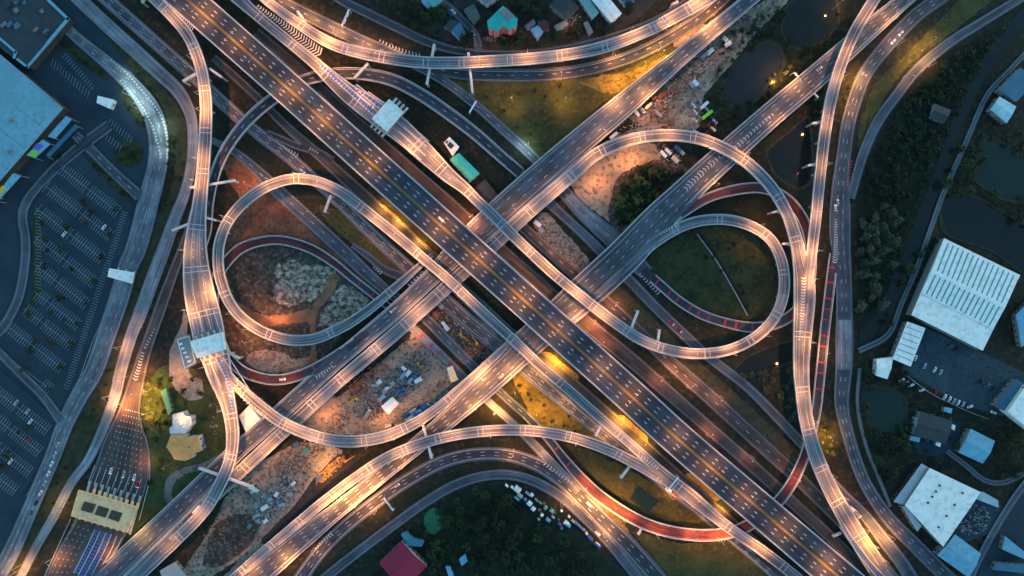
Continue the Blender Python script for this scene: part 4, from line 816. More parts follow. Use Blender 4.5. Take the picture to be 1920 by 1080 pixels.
building('house', 'blue hipped roof house in the dark garden', 'house', [(1820,805),(1864,827),(1842,868),(1798,848)], 6, wall_g, roof_lb, rise=1.8)
b = building('house', 'dark roofed compound with white lean-tos beside the green pond', 'house', [(1726,772),(1785,790),(1772,832),(1712,815)], 5, wall_g, roof_dark, rise=1.2)
for k, (x, y, w_, h_, c_) in enumerate([(1778,768,7,5,roof_lb),(1773,805,4,4,roof_white),(1760,832,4,4,roof_white),(1716,822,9,5,roof_lb),(1719,790,3,8,roof_lb),(1788,800,3,5,roof_white)]):
    building('garden_shed', ['small light blue shed roof just above the dark compound', 'little white roof inside the dark compound', 'little white roof on the lower edge of the dark compound', 'wide light blue shed on the lower corner of the dark compound', 'narrow blue shed strip on the pond side of the dark compound', 'slim white shed on the outer side of the dark compound'][k], 'shed', [(x-w_, y-h_), (x+w_, y-h_+3), (x+w_-2, y+h_+2), (x-w_-2, y+h_-2)], 3.4+.1*k, wall_g, c_, over=.1)
building('house', 'grey low roof hut hidden in the dark scrub', 'hut', [(1752,195),(1782,207),(1770,230),(1745,220)], 4, wall_g, roof_dark, rise=1)
building('warehouse', 'bright ribbed white blue roof by the canal lane', 'shed', [(1874,182),(1904,200),(1887,230),(1858,205)], 6, wall_g, rmat('ice blue roof', (.4, .62, .68)), rise=1)
building('workshop', 'long dull blue workshop roof by the canal lane', 'workshop', [(1873,168),(1912,128),(1945,150),(1905,190)], 6, wall_g, roof_dblue)
building('house', 'pale roof house with an orange lit yard at the edge of the loading yard', 'house', [(1905,592),(1935,560),(1960,620),(1915,650)], 5, wall_g, roof_lb, rise=1.2)
building('house', 'long grey blue roof at the foot of the scrapyard lane', 'shed', [(1885,1006),(1920,1035),(1925,1050),(1880,1030)], 5, wall_g, roof_lb)
building('house', 'pale strip roof beside the dark back lot', 'shed', [(1868,1055),(1925,1060),(1925,1075),(1862,1068)], 4, wall_g, roof_dblue)
# village at the top
b = building('pink_house', 'tall pink house with bright teal roof above the arched flyover', 'house', [(914,40),(943,12),(970,36),(968,48),(955,56),(944,48),(932,58),(916,52)], 15, wall_pink, roof_teal, over=.4)
p = P(950, 27, 15.4); m = MB(); m.box((p.x, p.y, 15.46), (9, 6.5, .2), -.75); m.build('roof_deck', roof_grey, b)
b = building('warehouse', 'long white roofed shed among the village trees', 'shed', [(1100,-12),(1128,-20),(1165,25),(1146,42)], 6, wall_w, roof_white, rise=.8, axis=1)
building('lean_to', 'pale teal lean-to beside the long white shed', 'shed', [(1082,-5),(1098,-12),(1122,24),(1110,36)], 5, wall_g, rmat('pale teal roof', (.2, .38, .36)))
VH = [([(1030,10),(1052,-10),(1085,12),(1062,36)], 7, roof_dark, 1.6, 'dark grey gabled house left of the teal lean-to'), ([(893,-8),(912,8),(938,-10),(925,-25)], 8, roof_grey, 1.2, 'white walled grey roof house just above the pink house'), ([(846,58),(862,42),(872,60),(860,72)], 5, roof_dblue, 1.2, 'small blue green gabled house beside the village lane'), ([(832,50),(846,38),(860,42),(846,58)], 5, roof_dark, 1, 'dark low roof touching the blue green gabled house'), ([(870,18),(888,8),(900,30),(888,44)], 5.5, rmat('dull green roof', (.06, .11, .1)), 1, 'dull green roof across the lane from the pink house'), ([(790,2),(806,-6),(815,6),(802,16)], 5, roof_lb, 1, 'pale blue roof at the top of the village lane'), ([(800,-2),(825,-10),(830,2),(812,14)], 6, rmat('jade roof', (.1, .36, .32)), 1, 'jade roof house behind the lane trees'), ([(995,55),(1008,48),(1018,60),(1008,74)], 4.5, roof_lb, 1, 'blue and white tarpaulin hut right of the pink house'), ([(1008,40),(1024,38),(1030,55),(1015,58)], 4.5, rmat('maroon roof', (.07, .03, .035)), 1, 'maroon low roof hut near the tarpaulin hut'), ([(984,48),(1000,36),(1004,44),(990,54)], 4, rmat('slate roof', (.12, .15, .16)), .8, 'slate roof strip beside the pink house'), ([(1040,48),(1060,38),(1066,46),(1046,58)], 4, roof_grey, .8, 'grey shanty roof below the dark gabled house'), ([(1094,44),(1102,40),(1112,60),(1104,66)], 4, roof_grey, .6, 'narrow pale roof below the long white shed'), ([(1155,-12),(1175,-20),(1190,0),(1172,10)], 5, roof_dblue, 1, 'blue roof beyond the long white shed')]
for po, h, rm, ri, lb in VH: building('house', lb, 'house', po, h, random.choice([wall_g, wall_w]), rm, rise=ri, over=.3)
# red gabled house in the wood and its outbuildings
b = building('house', 'big crimson double gabled house at the edge of the wood', 'house', [(712,1056),(754,1016),(800,1061),(760,1102)], 7, wall_g, roof_red, rise=3, axis=0)
building('shed_roof', 'curved turquoise shed roof behind the crimson house', 'shed', [(753,1002),(762,998),(775,1010),(795,1014),(790,1024),(765,1022)], 4, wall_g, rmat('turquoise roof', (.06, .26, .32)))
building('hut', 'small blue hut deep in the wood', 'hut', [(862,1048),(872,1040),(876,1052),(866,1060)], 4, wall_g, roof_lb, rise=.6)
building('hut', 'narrow blue hut by the lower wood path', 'hut', [(836,1062),(844,1064),(850,1078),(842,1082)], 4, wall_g, roof_lb, rise=.6)
# shanty row along the outer arc road
cols = [('white', roof_white), ('jade', MATS['jade roof']), ('sky blue', rmat('sky blue roof', (.12, .42, .6))), ('pale grey', rmat('pale grey roof', (.42, .44, .44))), ('royal blue', rmat('royal blue roof', (.03, .12, .5))), ('turquoise', MATS['turquoise roof']), ('rust', rmat('rust roof', (.12, .05, .03)))]
rows = [(970,918,10,8,0),(975,930,8,5,3),(997,928,5,5,0),(969,935,8,3,2),(993,944,7,7,0),(1000,954,6,6,0),(1006,938,6,2.5,1),(1013,943,5,2.5,1),(1023,953,4,5,1),(1035,958,6,5,1),(1012,958,4,4,6),(1016,966,4,4,0),(1028,975,7,5,2),(1010,974,4,3,1),(1037,970,5,2.5,3),(1053,958,3,3,0),(1067,969,3.5,3,0),(1062,981,8,6,0),(1065,985,8,4,2),(1050,984,6,3,4),(1053,991,3,4,5),(1083,984,10,3,5),(1100,1001,3,3,0),(1107,1010,8,3.5,4),(1121,1023,8,3.5,4),(1048,976,3,2,6),(960,914,4,3,0),(950,911,5,2.5,0),(985,938,4,3,4),(1020,945,4,3,6)]
ordn = ['first','second','third','fourth','fifth','sixth','seventh']
cnt = {}
for k, (x, y, a, b_, ci) in enumerate(rows):
    th = math.radians(40); ux, uy = math.cos(th), math.sin(th); po = [(x+sx*a*.62*ux-sy*b_*.62*uy, y+sx*a*.62*uy+sy*b_*.62*ux) for sx, sy in ((-1,-1),(1,-1),(1,1),(-1,1))]
    cn, rm = cols[ci]; cnt[ci] = cnt.get(ci, 0)+1
    big = 'long' if a/b_ > 2 else ('large' if a*b_ > 45 else 'small')
    building('shanty', f'{big} {cn} tin roof, {["first","second","third","fourth","fifth","sixth","seventh","eighth","ninth","tenth","eleventh","twelfth"][cnt[ci]-1]} {cn} one in the roadside shanty row', 'shanty', po, 3.2+.013*k, random.choice([wall_g, wall_w]), rm, rise=.5, over=.1, group='tin roofed shanties along the arc road')
# site huts / containers of the construction yards

building('site_office', 'pale yellow lamp lit site office at the end of the slip road', 'site office', [(838,690),(848,686),(859,712),(846,717)], 3.5, wall_w, rmat('yellow lit roof', (.7, .66, .4)), over=.1)  # yellow lamplight put into the roof colour
building('site_office', 'flat pale grey roof at the foot of the lower construction yard', 'site office', [(300,1070),(328,1054),(352,1085),(310,1100)], 4, wall_g, rmat('dusty pale roof', (.4, .38, .36)), over=.1)
# ------------------------------------------------------------------ trees and bushes
def crown_mesh(mb, R, H, z0, n, leafsz, seed, clumps=9):
    rs = np.random.RandomState(seed); cl = []
    for k in range(clumps):
        a = rs.uniform(0, 6.28); rr = R*math.sqrt(rs.uniform(0, 1))*.72; cl.append((rr*math.cos(a), rr*math.sin(a), z0+H*rs.uniform(.25, .8), R*rs.uniform(.32, .55)))
    for k in range(n):
        cx, cy__, cz, cr_ = cl[rs.randint(len(cl))]; d = rs.randn(3); d /= np.linalg.norm(d); d *= cr_*rs.uniform(.55, 1.05); d[2] *= .75
        c = Vector((cx+d[0], cy__+d[1], cz+d[2])); nn = Vector((d[0], d[1], d[2]+cr_*.7)+rs.randn(3)*.5*cr_ if False else tuple(np.array([d[0], d[1], d[2]+cr_*.6])+rs.randn(3)*.5*cr_)).normalized()
        u_ = nn.orthogonal().normalized(); v_ = nn.cross(u_); a = rs.uniform(0, 6.28); u2 = u_*math.cos(a)+v_*math.sin(a); v2 = nn.cross(u2); s = leafsz*rs.uniform(.6, 1.4)
        mb.add([c-u2*s, c-v2*s*.55, c+u2*s, c+v2*s*.55], [(0, 1, 2, 3)])
def tree_proto(R, H, trunk, n, sz, seed, lm, name='tree', clumps=9):
    t = thing(name, 'x', name); m = MB(); crown_mesh(m, R, H, trunk, n, sz, seed, clumps); m.build('crown' if name == 'tree' else 'foliage', lm, t)
    m = MB(); m.tube((0, 0, 0), (.1, .05, trunk+H*.3), R*.07, R*.04, 6)
    if name == 'tree':
        for k in range(4):
            a = k*1.57+seed; m.tube((.08, .04, trunk+H*.1), (R*.5*math.cos(a), R*.5*math.sin(a), trunk+H*.5), R*.035, R*.012, 5)
        m.build('trunk', bark, t)
    else: m.build('stem', bark, t)
    proto_done(t); return t
PT = [tree_proto(3.6, 5, 2.2, 520, .42, 1, leaf), tree_proto(4.4, 5.5, 2.6, 620, .45, 2, leaf), tree_proto(2.8, 4.2, 1.8, 420, .38, 3, leaf), tree_proto(5.2, 6, 3, 760, .48, 4, leaf, clumps=13), tree_proto(3.2, 4, 1.6, 420, .36, 5, leaf_grey)]
PB = [tree_proto(1.6, 1.7, .2, 170, .26, 11, leaf, 'bush', 6), tree_proto(2.1, 2.0, .2, 220, .28, 12, leaf, 'bush', 7), tree_proto(1.5, 1.6, .2, 170, .25, 13, leaf_dry, 'bush', 6), tree_proto(2.0, 1.9, .2, 220, .28, 14, leaf_grey, 'bush', 7), tree_proto(1.8, 1.8, .2, 200, .27, 15, leaf_olive_lit, 'bush', 7)]
USED = set()
def plant(proto, x, y, label, group, cat, sc=1.0, z=0):
    if proto in USED: o = copy_tree(proto)
    else: o = proto; USED.add(proto)
    p = P(x, y, z); o.location = p; o.rotation_euler = (0, 0, random.uniform(0, 6.28)); s = sc*random.uniform(.8, 1.2); o.scale = (s, s, s*random.uniform(.85, 1.15))
    tag(o, label, cat, group); return o
BL = []   # keep trees off roads and roofs
def on_road(x, y, m=3):
    d = np.hypot(ALLPX[:, 0]-x, ALLPX[:, 1]-y); return bool((d < ALLPX[:, 2]/2+m).any())
ROOFS = []
for o in list(bpy.data.objects):
    if o.name.split('.')[0] == 'roof' and o.type == 'MESH':
        off = OFF.get(o.parent, Vector()); vv = [v.co+off for v in o.data.vertices]; ROOFS.append((min(v.x for v in vv), max(v.x for v in vv), min(v.y for v in vv), max(v.y for v in vv)))
def on_roof(x, y, m=1.5):
    p = P(x, y, 4); return any(a-m < p.x < b+m and c-m < p.y < d+m for a, b, c, d in ROOFS)
WAT = [[(1435,80),(1460,90),(1468,120),(1450,160),(1415,188),(1380,198),(1357,188),(1354,165),(1375,125),(1402,98)],[(1478,12),(1520,-15),(1562,-10),(1570,40),(1545,74),(1505,90),(1477,80),(1468,50)],[(1845,262),(1890,275),(1930,320),(1940,375),(1880,372),(1832,335)],[(1775,365),(1830,372),(1940,440),(1940,520),(1860,470),(1780,440),(1765,400)],[(1622,728),(1660,725),(1695,745),(1698,785),(1680,810),(1640,803),(1618,775)],[(1440,285),(1480,250),(1515,225),(1522,330),(1495,352),(1455,325)],[(796,968),(812,952),(828,965),(830,985),(815,1002),(797,995)],[(1945,20),(1880,95),(1830,180),(1795,265),(1765,350),(1735,430),(1705,510),(1680,570),(1650,615),(1615,645),(1610,625),(1640,590),(1665,545),(1690,480),(1720,400),(1752,320),(1780,240),(1815,160),(1865,80),(1930,0)]]
def in_water(x, y): return any(inpoly(x, y, w_) for w_ in WAT)
def scatter(poly, n, protos, label, group, cat, sc=1.0, md=7, roadm=4, roof=True):
    xs, ys = [p[0] for p in poly], [p[1] for p in poly]; got = []; tries = 0
    while len(got) < n and tries < n*40:
        tries += 1; x, y = random.uniform(min(xs), max(xs)), random.uniform(min(ys), max(ys))
        if not inpoly(x, y, poly) or on_road(x, y, roadm) or in_water(x, y) or (roof and on_roof(x, y)) or any((x-a)**2+(y-b)**2 < md*md for a, b in got): continue
        got.append((x, y)); plant(random.choice(protos), x, y, label, group, cat, sc)
scatter([(690,1078),(760,1015),(830,950),(900,912),(955,915),(990,965),(1050,1000),(1110,1050),(1140,1082)], 95, PT[:4], 'dark leafy tree of the wood inside the bend of the outer arc road', 'trees of the wood inside the arc road', 'tree', 1.0, 11)
scatter([(705,0),(1200,0),(1150,62),(1000,88),(880,85),(770,55)], 80, PT[:4], 'dark green tree among the village houses above the arched flyover', 'trees among the village houses', 'tree', .8, 8.5)
scatter([(265,690),(310,690),(315,760),(300,800),(280,830),(268,760)], 2, PT[:3], 'lamp lit golden green tree beside the toll approach road', 'trees beside the toll approach road', 'tree', .75, 9)
scatter([(300,690),(440,720),(425,880),(300,1000),(260,1000),(290,880)], 14, PT[:3], 'green garden tree around the yellow and lilac villas', 'garden trees around the villas', 'tree', .75, 12)
scatter([(1615,690),(1700,690),(1710,770),(1690,870),(1690,930),(1640,880),(1610,780)], 34, PT[:4], 'dark tree on the bank around the green pond and the factory', 'trees around the green pond', 'tree', .8, 11)
scatter([(1790,790),(1925,800),(1925,900),(1850,915),(1740,860)], 20, PT[:4], 'dark garden tree around the blue hipped house', 'trees around the blue hipped house', 'tree', .8, 12)
scatter([(1780,250),(1925,240),(1925,480),(1770,430),(1750,380)], 30, PT[:4], 'dark tree between the ponds beyond the canal lane', 'trees between the eastern ponds', 'tree', .8, 13)
scatter([(1640,380),(1690,380),(1690,470),(1640,590),(1606,590),(1604,410)], 30, [PT[4]], 'grey green bushy tree on the strip beside the blue main road', 'grey green trees beside the main road', 'tree', 1.35, 11, 2)
for x, y in ((222,393),(209,440),(194,482),(180,527),(166,567),(151,607),(137,645),(119,688),(97,728),(84,418),(92,448),(88,500),(76,545),(60,590),(118,560),(140,505),(165,420),(130,425),(118,470),(125,600),(100,640),(70,640),(38,810),(62,800),(20,850),(12,870),(160,380),(175,400),(100,585),(50,690),(64,655)):
    plant(random.choice(PT[:3]), x, y, 'small dark tree on an island of the mall car park', 'trees on the car park islands', 'tree', .8)
for x, y in ((1742,460),(1735,470),(1720,478),(1705,590),(1690,530),(1700,505),(1665,590),(1660,605),(1750,450)): plant(random.choice(PT[:4]), x, y, 'dark tree in the gap between the canal lane and the striped warehouse', 'trees beside the striped warehouse', 'tree', .8)
scatter([(1150,415),(1160,345),(1210,310),(1290,330),(1290,345),(1200,440)], 70, [PB[0], PB[1], PB[4]], 'olive green bush in the thicket beside the sand lot', 'bushes beside the sand lot', 'bush', 2.0, 7)
scatter([(1350,60),(1480,0),(1580,0),(1590,50),(1520,110),(1480,170),(1400,230),(1330,250),(1340,130)], 70, PB[:2], 'green bush on the banks between the two upper ponds', 'bushes around the upper ponds', 'bush', 1.4, 8)
scatter([(1880,50),(1760,120),(1690,200),(1640,290),(1612,380),(1660,370),(1700,330),(1750,320),(1800,220),(1860,120)], 70, PB[:2], 'dark green bush in the scrub between the slip road and the canal', 'bushes between the slip road and the canal', 'bush', 1.6, 10)
scatter([(1420,220),(1440,180),(1500,140),(1540,130),(1560,200),(1530,240),(1500,205)], 16, PB[:3], 'lamp lit bush next to the overhead gantry by the pond', 'bushes beside the overhead gantry', 'bush', 1.3, 8)
scatter([(1215,500),(1330,430),(1410,445),(1450,520),(1400,600),(1270,555)], 18, PB[:2], 'low bush in the grass inside the right loop', 'bushes inside the grass loop', 'bush', .9, 14)
scatter([(1390,700),(1480,680),(1490,790),(1450,770)], 16, [PB[3]], 'grey green bush on the mound below the right loop', 'bushes on the mound', 'bush', 1.6, 8)
scatter([(440,480),(620,490),(690,550),(560,690),(450,660)], 16, [PB[2], PB[0]], 'scrubby bush in the bare earth lot of the left loop', 'bushes in the bare earth lot', 'bush', .7, 14)
scatter([(230,100),(340,190),(350,320),(300,440),(240,660),(180,810),(60,1060),(40,1040),(160,790),(300,380),(310,260)], 40, PB[:2], 'bush on the verge strip between the mall road and the service road', 'bushes on the mall verge', 'bush', .8, 9, 1)
scatter([(960,710),(1140,820),(1090,815),(1000,795)], 10, PB[:3], 'lamp lit bush on the ochre verge under the wide viaduct', 'bushes on the ochre verge', 'bush', .9, 12, 2)
scatter([(1525,790),(1560,790),(1580,880),(1545,870)], 10, PB[:3], 'golden lit bush between the two merging flyovers and the main road', 'bushes beside the main road bend', 'bush', 1.0, 7, 2)
PS = [tree_proto(2.6, 2.8, .5, 320, .34, 21, leaf, 'shrub', 8), tree_proto(3.0, 3.2, .5, 380, .36, 22, leaf, 'shrub', 9)]
scatter([(1890,50),(1760,125),(1690,205),(1645,290),(1612,380),(1690,380),(1750,290),(1800,200),(1860,110)], 80, PS, 'broad dark shrub in the scrub field between the slip road and the canal', 'shrubs in the scrub field', 'shrub', 1.1, 11)
scatter([(1610,600),(1690,380),(1740,330),(1700,450),(1640,590)], 25, PS, 'broad dark shrub on the canal bank beside the grey green trees', 'shrubs on the canal bank', 'shrub', 1.0, 11)
scatter([(820,200),(980,160),(1080,150),(1000,280),(930,250)], 14, PS, 'scattered shrub in the olive field under the lower arc', 'shrubs in the olive field', 'shrub', .5, 20)
scatter([(590,140),(720,132),(800,142),(850,175),(760,150)], 10, PS, 'shrub on the strip between the arched flyover and the blue ramp', 'shrubs under the arched flyover', 'shrub', .6, 10)
PO = [tree_proto(2.6, 3.6, 1.2, 380, .36, 31, leaf_olive_lit), tree_proto(3.2, 4, 1.4, 440, .38, 32, leaf_olive_lit)]
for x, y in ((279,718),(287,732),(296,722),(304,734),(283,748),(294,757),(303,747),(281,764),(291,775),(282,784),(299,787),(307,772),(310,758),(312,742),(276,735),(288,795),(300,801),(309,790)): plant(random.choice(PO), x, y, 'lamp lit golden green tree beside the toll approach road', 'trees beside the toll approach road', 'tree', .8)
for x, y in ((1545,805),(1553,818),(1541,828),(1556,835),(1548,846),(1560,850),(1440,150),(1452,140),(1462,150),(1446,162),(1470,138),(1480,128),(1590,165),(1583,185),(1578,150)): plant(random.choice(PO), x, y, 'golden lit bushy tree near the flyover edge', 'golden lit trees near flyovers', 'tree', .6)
for q, n in (([(212,278),(250,264),(266,280),(260,303),(240,311),(218,300)], 9), ([(105,67),(135,87),(200,141),(194,149),(130,98)], 12), ([(98,302),(150,264),(163,275),(156,284),(110,316)], 10), ([(174,292),(225,347),(246,371),(236,374),(182,322)], 8), ([(212,142),(232,164),(270,215),(277,248),(262,237),(238,200)], 8), ([(200,110),(300,200),(330,260),(325,350),(310,350),(314,260),(285,200)], 12)):
    scatter(q, n, PS, 'dark ornamental shrub in a planting bed of the mall grounds', 'shrubs of the mall grounds', 'shrub', .55, 6, 0, False)
# undergrowth: uncountable leaf litter and weeds
def undergrowth(name, poly, n, mat, sz=.5, h=.9, roadm=2):
    xs, ys = [p[0] for p in poly], [p[1] for p in poly]; m = MB(); cx = []
    k = 0
    cl = [(random.uniform(min(xs), max(xs)), random.uniform(min(ys), max(ys))) for _ in range(n//30)]
    cl = [c for c in cl if inpoly(*c, poly) and not on_road(*c, roadm)]
    for x0, y0 in cl:
        for _ in range(30):
            x, y = x0+random.gauss(0, 3.4), y0+random.gauss(0, 3.4)
            if in_water(x, y): continue
            p = P(x, y, random.uniform(.05, h)); a = random.uniform(0, 6.28); t = random.uniform(-.7, .7); s = sz*random.uniform(.5, 1.4)
            u_ = Vector((math.cos(a), math.sin(a), t)).normalized()*s; v_ = Vector((-math.sin(a), math.cos(a), random.uniform(-.6, .6))).normalized()*s*.6; m.add([p-u_, p-v_, p+u_, p+v_], [(0, 1, 2, 3)])
    if m.v: tag(m.build(name, mat), kind='stuff')
undergrowth('undergrowth', [(640,1100),(760,1005),(830,945),(900,908),(955,910),(1050,975),(1160,1090)], 9000, leaf)
undergrowth('undergrowth', [(1900,30),(1760,115),(1690,195),(1640,285),(1608,380),(1608,640),(1660,560),(1710,440),(1770,330),(1840,170)], 12000, leaf)
undergrowth('undergrowth', [(1612,690),(1700,690),(1715,760),(1790,790),(1925,800),(1925,900),(1850,915),(1740,870),(1690,940),(1640,880)], 8000, leaf)
undergrowth('undergrowth', [(1340,130),(1400,60),(1480,-10),(1600,-10),(1540,110),(1450,200),(1340,260),(1320,200)], 6000, leaf)
undergrowth('undergrowth', [(700,-10),(1220,-10),(1150,66),(1000,90),(890,88),(760,50)], 5000, leaf)
undergrowth('undergrowth', [(1620,160),(1700,110),(1770,40),(1790,10),(1840,20),(1780,65),(1700,125),(1650,200),(1615,300)], 3000, leaf_dry, .4, .5)
undergrowth('undergrowth', [(880,170),(1000,150),(1180,130),(1300,60),(1170,190),(1060,275),(980,290)], 4500, leaf_dry, .35, .4)
undergrowth('undergrowth', [(1220,500),(1330,430),(1410,445),(1450,520),(1400,600),(1270,555)], 3500, leaf, .35, .4)
undergrowth('undergrowth', [(1750,230),(1925,230),(1925,520),(1770,440),(1730,400)], 6000, leaf)
undergrowth('undergrowth', [(270,690),(440,690),(430,880),(300,1010),(245,1010),(285,880)], 4500, leaf, .4, .5)
# ------------------------------------------------------------------ vehicles
def car_proto(name, label, cat, col, L=4.4, W=1.8, kind='car', lit=False):
    t = thing(name, label, cat); bm = M('car paint '+col[0], col[1], tuple(x*.85 for x in col[1]), 3, rough=.35, coord='obj')
    def loft(m, prof, half, mi=0):   # prof rows (x, z, half width)
        pass
    m = MB()
    if kind == 'car':
        m.box((0, 0, .52), (L, W, .56), taper=.94); m.box((L*.33, 0, .86), (L*.26, W*.86, .13), taper=.9); m.box((-L*.41, 0, .88), (L*.13, W*.86, .16), taper=.88); m.box((-L*.06, 0, 1.42), (L*.3, W*.74, .08), taper=.9)
        m.build('body', bm, t)
        m = MB(); m.box((-L*.06, 0, 1.09), (L*.52, W*.88, .56), taper=.72); m.build('windows', glass_m, t)
        zs = .32
    else:
        m.box((-L*.1, 0, 1.9), (L*.78, W, 2.5), taper=.985)
        for k in range(8): m.box((-L*.1-L*.33+k*L*.095, 0, 3.16), (.12, W*.9, .08))
        m.build('cargo_box' if kind == 'truck' else 'body', bm, t)
        m = MB(); m.box((L*.4, 0, 1.45), (L*.17, W*.94, 1.7), taper=.9); m.build('cab', bm if kind == 'bus' else M('cab paint', (.6, .6, .62)), t)
        m = MB(); m.box((L*.487, 0, 1.75), (.1, W*.8, .7), taper=.95); m.build('windscreen', glass_m, t); zs = .5
        m = MB(); m.box((0, 0, .55), (L*.92, W*.6, .2)); m.build('chassis', dark_metal, t)
    for sx in (1, -1):
        for sy in (1, -1):
            m = MB(); c = Vector((sx*L*.31, sy*(W/2-.12), zs)); m.tube(c-Vector((0, .12, 0)), c+Vector((0, .12, 0)), zs, n=10); m.build('wheel', rubber, t)
    for sy in (1, -1):
        m = MB(); m.box((L/2-.01, sy*W*.34, .66), (.16, .36, .18)); m.build('headlight', head_glow if lit else white_metal, t)
        m = MB(); m.box((-L/2+.01, sy*W*.34, .7), (.14, .34, .16)); m.build('tail_light', tail_glow if lit else M('red lens', (.25, .01, .01)), t)
    proto_done(t); return t
CC = [('white', (.75, .76, .78)), ('silver', (.4, .42, .44)), ('black', (.015, .016, .018)), ('red', (.42, .02, .02)), ('blue', (.03, .08, .3)), ('grey', (.12, .125, .13))]
CARS = {c[0]: car_proto('car', 'x', 'car', c) for c in CC}; LIT = {c[0]: car_proto('car', 'x', 'car', c, lit=True) for c in CC[:4]}
TR = {c: car_proto('truck', 'x', 'truck', (c+' truck', v), 7.5, 2.4, 'truck') for c, v in (('white', (.72, .73, .75)), ('blue', (.05, .15, .4)), ('orange', (.5, .2, .04)), ('grey', (.25, .26, .27)))}
BUS = car_proto('bus', 'x', 'bus', ('lime bus', (.2, .62, .06)), 10, 2.5, 'bus')
CN = {}
def park(proto, x, y, ang, label, group=None, cat='car', z=None):
    if proto in USED: o = copy_tree(proto)
    else: o = proto; USED.add(proto)
    zz = .52 if z is None else z; p = P(x, y, zz); o.location = p; o.rotation_euler = (0, 0, math.radians(ang)); tag(o, label, cat, group)
    if group is None and 'group' in o: del o['group']
    return o
def place_along(key, items, group, where):
    r = ROADS[key]
    for (x, y, lat, colr, rev) in items:
        q = int(np.argmin(np.hypot(r['px'][:, 0]-x, r['px'][:, 1]-y))); c = r['c'][q]; n = r['n'][q]; d = r['d'][q]; pos = c[:2]+n*lat*r['hw'][q]
        pr = LIT[colr]; ang = math.degrees(math.atan2(d[1], d[0]))+(180 if rev else 0)
        if pr in USED: o = copy_tree(pr)
        else: o = pr; USED.add(pr)
        o.location = (pos[0], pos[1], c[2]+.02); o.rotation_euler = (0, 0, math.radians(ang)); tag(o, f'{colr} car with its lights on {where}', 'car', group)
place_along('main', [(830,402,.3,'white',0)], 'cars on the expressway', 'driving on the wide expressway viaduct')
place_along('east main road', [(1688,65,.3,'white',0),(1672,78,.3,'white',0),(1577,385,-.3,'silver',1),(1579,395,-.5,'white',1)], 'cars on the eastern main road', 'driving on the eastern main road')
place_along('northwest frontage road', [(560,330,-.3,'white',0),(600,345,.3,'red',0),(1270,930,-.2,'red',0),(1255,918,-.2,'white',0)], 'cars on the northwest frontage road', 'on the frontage road beside the expressway')
place_along('inner frontage road', [(1258,610,0,'red',0),(1272,622,0,'red',0),(1160,500,.3,'white',1)], 'cars on the inner frontage road', 'on the frontage road below the right loop')
place_along('west red ramp', [(528,712,0,'white',1)], None, 'on the red ramp below the left loop')
place_along('southeast carriageway', [(930,700,.3,'silver',1),(1545,140,-.3,'silver',1)], 'cars on the broad viaduct', 'on the broad viaduct with the overhead gantry')
place_along('northwest carriageway', [(745,585,-.3,'silver',0)], 'cars on the dark viaduct', 'on the dark three lane viaduct')
place_along('south arc road', [(1105,950,.2,'white',1),(745,913,.2,'silver',0)], 'cars on the southern arc road', 'on the southern arc road')
place_along('east loop', [(690,205,.2,'silver',0)], 'cars at the loop ramp toll', 'queueing at the white loop ramp toll')
place_along('toll approach road', [(216,885,.5,'white',0),(222,885,.1,'silver',0),(228,890,-.4,'white',0),(212,893,.7,'red',0)], 'cars at the cream toll plaza', 'queueing before the cream roofed toll plaza')
yc = 'parked in the walled loading yard near the ribbed wing'
for k, (x, y, c, a) in enumerate([(1716,671,'white',70),(1733,686,'silver',62),(1752,693,'white',62),(1763,698,'silver',62),(1690,712,'white',20),(1698,717,'silver',20),(1708,722,'white',20),(1719,727,'black',20),(1728,731,'white',20),(1752,738,'red',50),(1771,744,'white',60),(1780,748,'white',60),(1788,752,'silver',60),(1796,755,'white',60),(1805,758,'silver',60),(1818,762,'white',20),(1862,773,'white',160),(1838,715,'black',30),(1850,722,'grey',30),(1862,728,'black',30),(1780,650,'grey',25),(1793,655,'black',25)]):
    park(CARS[c], x, y, a, f'{c} car '+yc, 'cars in the loading yard')
for k, (x, y, c, a) in enumerate([(1300,198,'white',-50),(1312,190,'silver',-50),(1303,210,'white',-50),(1325,205,'silver',-50),(1302,225,'white',-40),(1335,222,'blue',-40),(1340,228,'white',-40),(1330,237,'red',-40),(1322,243,'black',-40),(1337,242,'white',-40),(1304,247,'white',-30),(1326,250,'red',-40)]):
    park(CARS[c], x, y, a, f'{c} car parked in the dark lot around the lime green bus', 'cars around the lime bus')
park(BUS, 1325, 216, 38, 'long lime green bus parked beside the white pond side trucks', cat='bus')
for (x, y, c, a, lb) in [(1320,198,'white',42,'white box truck parked just above the lime green bus'),(1192,212,'white',-50,'white box truck beside the dark viaduct edge near the sand path'),(1202,206,'grey',-50,'grey truck with a green load neighbour by the dark viaduct'),(1150,255,'white',40,'white truck tucked between the viaduct and the long flyover'),(784,775,'blue',38,'blue truck at the lower end of the site vehicle row'),(770,783,'white',40,'white truck in the site vehicle row'),(797,762,'blue',38,'blue truck at the upper end of the site vehicle row'),(755,790,'orange',30,'orange red truck by the curved flyover edge'),(690,775,'grey',60,'grey truck in the middle of the construction yard'),(478,916,'white',-30,'white truck at the edge of the lower construction yard'),(1598,955,'white',-40,'white truck lit by the lamp between the merging roads'),(1605,962,'grey',-40,'grey truck beside the white lamp lit truck')]:
    park(TR[c], x, y, a, lb, cat='truck')
for (x, y, c, a) in [(850,22,'white',-45),(884,38,'white',-50),(888,62,'silver',-55),(878,28,'silver',-45),(843,26,'blue',-45)]: park(CARS[c], x, y, a, f'{c} car parked along the village lane', 'cars along the village lane')
for k in range(8): park(CARS[random.choice(['white','silver','black','grey'])], 60+k*9-k*k*.3, 960-k*18, 60, 'car parked along the lower end of the mall road', 'cars along the mall road')
